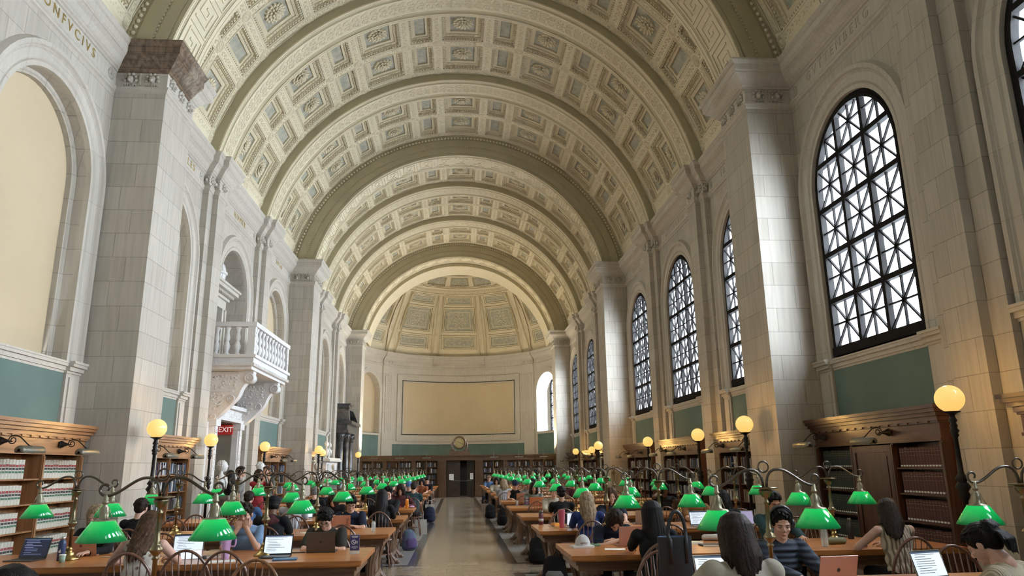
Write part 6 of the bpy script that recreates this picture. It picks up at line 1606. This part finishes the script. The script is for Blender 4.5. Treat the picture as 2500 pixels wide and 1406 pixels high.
lathe_thing('water_bottle', 1.22, 11.95, [(.036,0),(.038,.01),(.038,.16),(.030,.175)], 'plum_bottle', 'plum-coloured clear bottle with stickers and a loop lid', 'bottle', extra=(('cap',[(.034,.172),(.036,.178),(.036,.205),(.03,.21)],'alu_grey'),('sticker',[(.0385,.05),(.0385,.09)],'cup_white')))
lathe_thing('water_bottle', -1.25, 17.45, BOT, 'orange_paint', 'yellow-orange bottle with black cap at the aisle end', 'bottle', extra=(('cap',[(.026,.212),(.028,.218),(.028,.25),(.018,.262)],'plastic_black'),))
lathe_thing('water_bottle', 3.91, 8.10, [(.035,0),(.037,.008),(.037,.12),(.035,.16),(.030,.18),(.028,.19)], 'clear_glass', 'clear plastic bottle with black screw lid under a green shade', 'bottle', extra=(('cap',[(.030,.188),(.031,.192),(.031,.212)],'plastic_black'),('water',[(.033,.004),(.033,.10)],'clear_glass')))
lathe_thing('water_bottle', 4.62, 8.86, [(.034,0),(.036,.006),(.036,.17),(.020,.20),(.018,.21)], 'plastic_black', 'slim dark bottle beside the olive pencil case', 'bottle', extra=(('cap',[(.020,.21),(.021,.214),(.021,.24)],'alu_grey'),))
lathe_thing('plastic_cup', 1.30, 17.70, [(.027,0),(.036,.11)], 'clear_glass', 'clear iced drink cup with straw on the fifth window-side table', 'cup', extra=(('lid',[(.038,.108),(.038,.114)],'cup_white'),('straw',[(.003,.10),(.003,.17)],'green_note')))
lathe_thing('water_bottle', -1.32, 11.2, [(.03,0),(.03,.12),(.012,.15)], 'clear_glass', 'small clear bottle at the aisle end of the third balcony-side table', 'bottle')
# acrylic table signs
def table_sign(x, y, label, m_):
    o = link('table_sign', None, None, (x,y,TZ)); tag(o, label, 'sign')
    m = MB(); m.box((-.05,-.003,.03),(.05,.003,.19)); m.build('card', m_, o)
    m = MB(); m.box((-.052,-.045,0),(.052,.045,.004)); m.box((-.052,-.005,.0),(.052,.005,.195), bot=False) if False else m.box((-.052,.004,.0),(.052,.006,.195)); m.build('holder','clear_glass',o)
    m = MB(); m.torus((-.012,-.0045,.115),.022,.003,20,4,'Y'); m.tube([(-.027,-.0045,.130),(.003,-.0045,.100)], .003, 4); m.box((.018,-.0045,.10),(.030,-.0035,.128))
    for k, w_ in enumerate((.035,.03)): m.box((-w_,-.0045,.172-k*.012),(w_,-.0035,.178-k*.012))
    for k, w_ in enumerate((.032,.036,.02)): m.box((-w_,-.0045,.070-k*.010),(w_,-.0035,.073-k*.010))
    m.build('print','cup_white',o)
table_sign(-1.22, 8.45, 'navy no food or drink card in a clear stand, second balcony-side table', 'sign_navy')
table_sign(1.53, 17.62, 'plum no food or drink card in a clear stand, fifth window-side table', 'sign_plum')
# white baseball cap on a book
def flat(name, x, y, w, d, h, m_, label, cat, rz=0, z=TZ, part=None):
    o = link(name, None, None, (x,y,z), rz); tag(o, label, cat); m = MB(); m.box((-w/2,-d/2,.0005),(w/2,d/2,h)); m.build(part or 'cover', m_, o)
    if h > .012: m = MB(); m.box((-w/2+.003,-d/2-.0005,.003),(w/2+.0005,d/2-.003,h-.003)); m.build('pages','paper',o)
    return o
flat('book', 1.30, 8.55, .24, .17, .022, 'paper', 'pale softcover book under the white cap', 'book', .1)
o = link('baseball_cap', None, None, (1.31,8.57,TZ+.022)); tag(o, 'white baseball cap lying on a pale book, strap towards the camera', 'cap')
m = MB(); m.ell((0,0,.0),(.088,.10,.115),20,8,half=True); m.build('crown','cl_cap',o)
m = MB(); m.tube([(-.07,.07,.012),(0,.165,.006),(.07,.07,.012)], .030, 8, flat=.2); m.build('brim','cl_cap',o)
m = MB(); m.tube([(-.04,-.094,.035),(0,-.102,.038),(.04,-.094,.035)], .008, 6); m.build('strap','cl_white',o)
flat('notebook', 1.47, 8.72, .13, .18, .012, 'green_note', 'thin green notebook beside the white cap', 'notebook', -.2)
flat('folder', -1.86, 8.00, .24, .17, .012, 'folder_blue', 'blue folder beside the black laptop', 'folder', .15)
flat('phone', -1.85, 8.62, .145, .072, .008, 'plastic_black', 'dark phone lying on the table before the folded arms', 'phone', .05, part='case')
flat('paper_sheet', -2.50, 7.97, .30, .21, .002, 'paper', 'white paper sheets under the lilac tumbler', 'paper', .35, part='sheet')
flat('paper_bag', -2.62, 8.30, .22, .12, .03, 'kraft', 'crumpled tan wrapper behind the lilac tumbler', 'paper bag', .2, part='sheet')
o = link('tablet', None, None, (-2.86,8.20,TZ), .35); tag(o, 'tablet propped in a rose case before the notes laptop', 'tablet')
m = MB(); m.M = RX(-1.05); m.box((-.11,0,0),(.11,.008,.16)); m.build('case','pad_rose',o); m = MB(); m.M = RX(-1.05); m.box((-.10,-.002,.01),(.10,0,.15)); m.build('screen','scr_white',o)
o = MB(); o.ell((0,0,0),(.032,.055,.032),12,6,half=True); tag(o.build('computer_mouse','plastic_black',None,(-2.74,8.24,TZ)), 'black mouse beside the notes laptop', 'mouse')
o = MB(); o.tube([(-3.95,8.62,TZ+.004),(-3.8,8.52,TZ+.005),(-3.6,8.60,TZ+.005),(-3.4,8.54,TZ+.005),(-3.1,8.6,TZ+.005)], .004, 6); tag(o.build('charging_cable','cup_white'), 'white charging cable lying across the second balcony-side table', 'cable')
flat('book', 2.62, 8.72, .20, .15, .02, 'paper_yellow', 'open book with yellowed pages on the second window-side table', 'book', .3)
flat('notebook', 2.75, 8.45, .24, .16, .018, 'leather', 'black notebook before the pale pencil pouch', 'notebook', .02)
flat('paper_sheet', 1.62, 8.30, .22, .14, .002, 'paper', 'white sheet and earbud cable before the woman in black', 'paper', -.2, part='sheet')
def pouch(name, x, y, L, m_, label, cat, rz=0):
    o = link(name, None, None, (x,y,TZ), rz); tag(o, label, cat); m = MB(); m.tube([(-L/2,0,.035),(-L/2+.02,0,.036),(L/2-.02,0,.036),(L/2,0,.035)], [.022,.036,.036,.022], 12); m.build('body', m_, o)
    m = MB(); m.tube([(-L/2+.02,0,.073),(L/2-.02,0,.073)], .003, 6); m.build('zip','steel',o)
pouch('pencil_pouch', 2.95, 8.98, .24, 'canvas', 'grey and white pencil pouch on the second window-side table', 'pouch', -.15)
pouch('pencil_case', 4.16, 8.32, .22, 'olive_case', 'olive green pencil case behind the clear bottle', 'pencil case', .1)
o = MB(); o.box((-.07,-.10,.0),(.07,.10,.035),taper=(.03,.03)); tag(o.build('knitted_cloth','orange_paint',None,(1.43,11.75,TZ),.3), 'bright orange cloth heap beside the pink tumbler', 'cloth')
o = link('key_bunch', None, None, (1.30,11.55,TZ)); tag(o, 'bunch of dark keys near the plum bottle', 'keys')
m = MB(); m.torus((0,0,.006),.02,.003,14,5); m.build('key_ring','steel',o)
for k in range(3): m = MB(); m.M = RZ(k*.8); m.box((.015,-.006,.001),(.08,.006,.006)); m.build('key','plastic_black',o)
flat('phone', 3.42, 5.42, .072, .148, .008, 'plastic_black', 'phone lying by the spreadsheet laptop', 'phone', .3, part='case')
for k, (x, y, lb) in enumerate(((-1.45,17.7,'red pouch beside the yellow-orange bottle'),(-1.14,17.6,'small lilac case beyond the yellow-orange bottle'))): o = MB(); o.ell((0,0,.02),(.06,.04,.03),12,6,half=True); tag(o.build('pouch',('cl_red','lilac')[k],None,(x,y,TZ)), lb, 'pouch')
for k, (s, row, x, col, lb) in enumerate(((-1,3,-1.75,'paper','open white papers on the fourth balcony-side table'),(-1,4,-1.9,'kraft','tan papers spread on the fifth balcony-side table'),(1,5,1.55,'paper','open white books on the sixth window-side table'),(1,6,1.45,'paper_yellow','yellowed pages on the seventh window-side table'),(1,3,2.6,'paper','scattered white sheets on the fourth window-side table'),(-1,2,-2.2,'paper','white sheets on the third balcony-side table'))):
    flat('paper_sheet', x, TY(row)-.1, .32, .22, .004, col, lb, 'paper', .2*k, part='sheet')
# tote bag standing on a chair
o = link('tote_bag', None, None, (1.66,6.12,.462), .1); tag(o, 'tall black leather tote with long strap, standing on a chair at the first table', 'bag')
def oval(w, d, z, n=24): return [(w*cos(2*pi*k/n), d*sin(2*pi*k/n), z) for k in range(n)]
m = MB(); m.rings([oval(.135,.08,0.001),oval(.142,.085,.15),oval(.14,.085,.34),oval(.142,.082,.62)], caps=(True,False)); m.build('body','leather',o)
m = MB(); m.rings([oval(.138,.078,.621),oval(.134,.078,.47)], caps=(False,True)); m.build('lining','leather_in',o)
m = MB(); P = [(-.065,-.078,.42),(-.068,-.086,.60)]+[(-.075*cos(a),-.06,.63+.19*sin(a)) for a in [pi*k/14 for k in range(15)]]+[(.068,-.086,.60),(.065,-.078,.42)]; m.tube(P, .016, 6, flat=.45); m.build('strap','leather',o)
# bags on the floor
def backpack(x, y, rz, col, label, s=1, col2=None, z=0):
    o = link('backpack', None, None, (x,y,z), rz); tag(o, label, 'backpack'); o.scale = (s,)*3
    rr = random.Random(int(abs(x*50+y*9)))
    m = MB(); R_ = [oval(.12,.08,.0),oval(.165,.115,.035),oval(.175,.12,.12),oval(.155,.11,.20),oval(.15,.10,.28),oval(.13,.085,.35),oval(.085,.055,.40),oval(.03,.02,.41)]
    R_ = [[(p[0]*(1+rr.uniform(-.06,.06))+.10*p[2]*sin(rz*5+1), p[1]*(1+rr.uniform(-.08,.08))+.25*p[2]*p[2], p[2]) for p in r_] for r_ in R_]; m.rings(R_, sm=True); b_ = m.build('body', col, o)
    sd = b_.modifiers.new('s','SUBSURF'); sd.levels = sd.render_levels = 1
    m = MB(); m.rings([[(p[0]*.8,p[1]*.6-.085,p[2]) for p in r_] for r_ in (oval(.10,.06,.04),oval(.14,.08,.07),oval(.14,.08,.20),oval(.10,.05,.24))]); m.build('pocket', col2 or col, o)
    for e in (-1,1): m = MB(); m.tube([(e*.07,.08,.38),(e*.09,.13,.30),(e*.10,.12,.15),(e*.10,.09,.05)], .014, 6, flat=.5); m.build('strap', col, o)
    m = MB(); m.tube([(-.03,.06,.40),(0,.06,.45),(.03,.06,.40)], .008, 6); m.build('handle', col, o)
mat('bag_teal', (.05,.12,.12), .8, col2=(.08,.05,.16), scale=9, bump=.4)
backpack(-1.42, 11.95, .3, 'cl_black', 'black backpack on the floor by the third balcony-side table', 1.05)
backpack(-1.08, 16.0, .5, 'bag_teal', 'teal and purple backpack slumped at the aisle end of a balcony-side table', 1.0, 'cl_purple')
backpack(-.98, 23.9, .2, 'cl_navy', 'navy backpack beside the white tote in the aisle', 1.15)
backpack(1.25, 10.55, -.3, 'cl_black', 'black backpack with grey pocket on the floor by the third window-side table', 1.1, 'cl_grey')
backpack(1.32, 13.4, .2, 'cl_black', 'plain black backpack under the fourth window-side table', 1.1)
backpack(1.25, 22.1, 0, 'cl_black', 'black backpack hanging low by a middle window-side table', 1.2)
backpack(1.0, 25.1, .3, 'cl_black', 'dark backpack near the paper carrier in the aisle', 1.1)
backpack(1.18, 33.5, .3, 'cl_navy', 'dark backpack at the far window-side tables', 1.2)
def carrier(x, y, rz, col, label, w=.16, h=.36):
    o = link('carrier_bag', None, None, (x,y,0), rz); tag(o, label, 'bag'); m = MB(); m.box((-w,-.06,0),(w,.06,h),taper=(.015,.02)); m.build('body', col, o)
    for e in (-1,1): m = MB(); m.tube([(-.06,e*.035,h),(-.05,e*.03,h+.12),(.05,e*.03,h+.12),(.06,e*.035,h)], .006, 5); m.build('handle', col, o)
carrier(-1.03, 19.7, .2, 'canvas', 'white and black cloth bag leaning by the balcony-side tables'); carrier(-.98, 24.6, 0, 'canvas', 'off-white tote bag hanging over the navy backpack', h=.5); carrier(.93, 27.6, 0, 'kraft', 'brown paper carrier at the edge of the aisle')
# seats that the photo shows empty or missing
OVR.update({(-1,0,-1,0): (-1.78,6.30), (-1,0,-1,1): None, (-1,0,-1,2): None, (-1,0,-1,3): (-3.95,6.2), (-1,1,1,0): (-2.25,7.55,-.05), (1,0,-1,0): (1.64,6.28), (1,0,-1,2): None, (1,0,-1,3): (4.28,6.25),
            (-1,0,1,0): None, (-1,0,1,2): None, (-1,0,1,3): None, (1,0,1,1): None, (1,0,1,3): None, (1,1,1,1): None, (1,1,1,2): None})
for s in (-1, 1):
    for k in range(NROW):
        for d, dn in ((1,'near'),(-1,'far')):       # d=1 sitter looks away from the camera (near side)
            for j, sx in enumerate(SEATX):
                key = (s,k,d,j)
                if key in OVR and OVR[key] is None: continue
                if key in OVR: x, y = OVR[key][:2]; rz = OVR[key][2] if len(OVR[key]) > 2 else 0
                else:
                    if rc.random() < .12 and k > 3: continue
                    x, y = s*sx+rc.uniform(-.07,.07), TY(k)-d*rc.uniform(.70,.86); rz = rc.uniform(-.12,.12)
                far = k >= 5
                lab = f'bow-back windsor chair, {SEATN[j]} seat, {dn} side of {ORD[k]} table, {SIDE[s]}'
                add_chair(x, y, rz+(0 if d > 0 else pi), lab, far, 'chair_amber' if (s < 0 and k == 0) else 'chair_wood')
for c in CH.values(): dead(c)
bpy.data.scenes.remove(TMP)
# ================================================================== CAMERA, WORLD
R3 = Matrix(((0.9971983416, -0.0737591811, -0.0124519361),(-0.0056208436, -0.2398788578, 0.9707865572),(-0.0745913776, -0.9679967545, -0.2396213881)))
# rows above: camera axes expressed in the world? -> columns are right, up, back in world coordinates
cam = bpy.data.cameras.new('camera'); cam.sensor_width = 36; cam.lens = 1769.463*36/2500; cam.clip_start = .05; cam.clip_end = 300
co = bpy.data.objects.new('camera', cam); COL.objects.link(co)
Wd = [[0.9971983416,-0.0056208436,-0.0745913776],[-0.0737591811,-0.2398788578,-0.9679967545],[-0.0124519361,0.9707865572,-0.2396213881]]
M4 = Matrix(Wd).to_4x4()      # row i: world axis i in camera coordinates = camera-to-world matrix
co.matrix_world = Matrix.Translation((-0.115,0,1.65)) @ M4
SC.camera = co
w = bpy.data.worlds.new('sky'); SC.world = w; w.use_nodes = True; nt = w.node_tree; bg = nt.nodes['Background']
bg.inputs['Color'].default_value = (.87,.93,1.0,1); bg.inputs['Strength'].default_value = SKY
w.cycles.sampling_method = 'MANUAL'; w.cycles.sample_map_resolution = 64
SC.view_settings.view_transform = 'Standard'; SC.view_settings.look = 'None'; SC.view_settings.gamma = 1; SC.view_settings.exposure = EXPO; SC.view_settings.use_curve_mapping = False
cy = SC.cycles; cy.max_bounces = 6; cy.diffuse_bounces = 3; cy.glossy_bounces = 3; cy.transmission_bounces = 4; cy.transparent_max_bounces = 10
cy.caustics_reflective = False; cy.caustics_refractive = False; cy.use_denoising = True; cy.sample_clamp_indirect = 6; cy.use_light_tree = True; cy.use_adaptive_sampling = True; cy.adaptive_threshold = .05
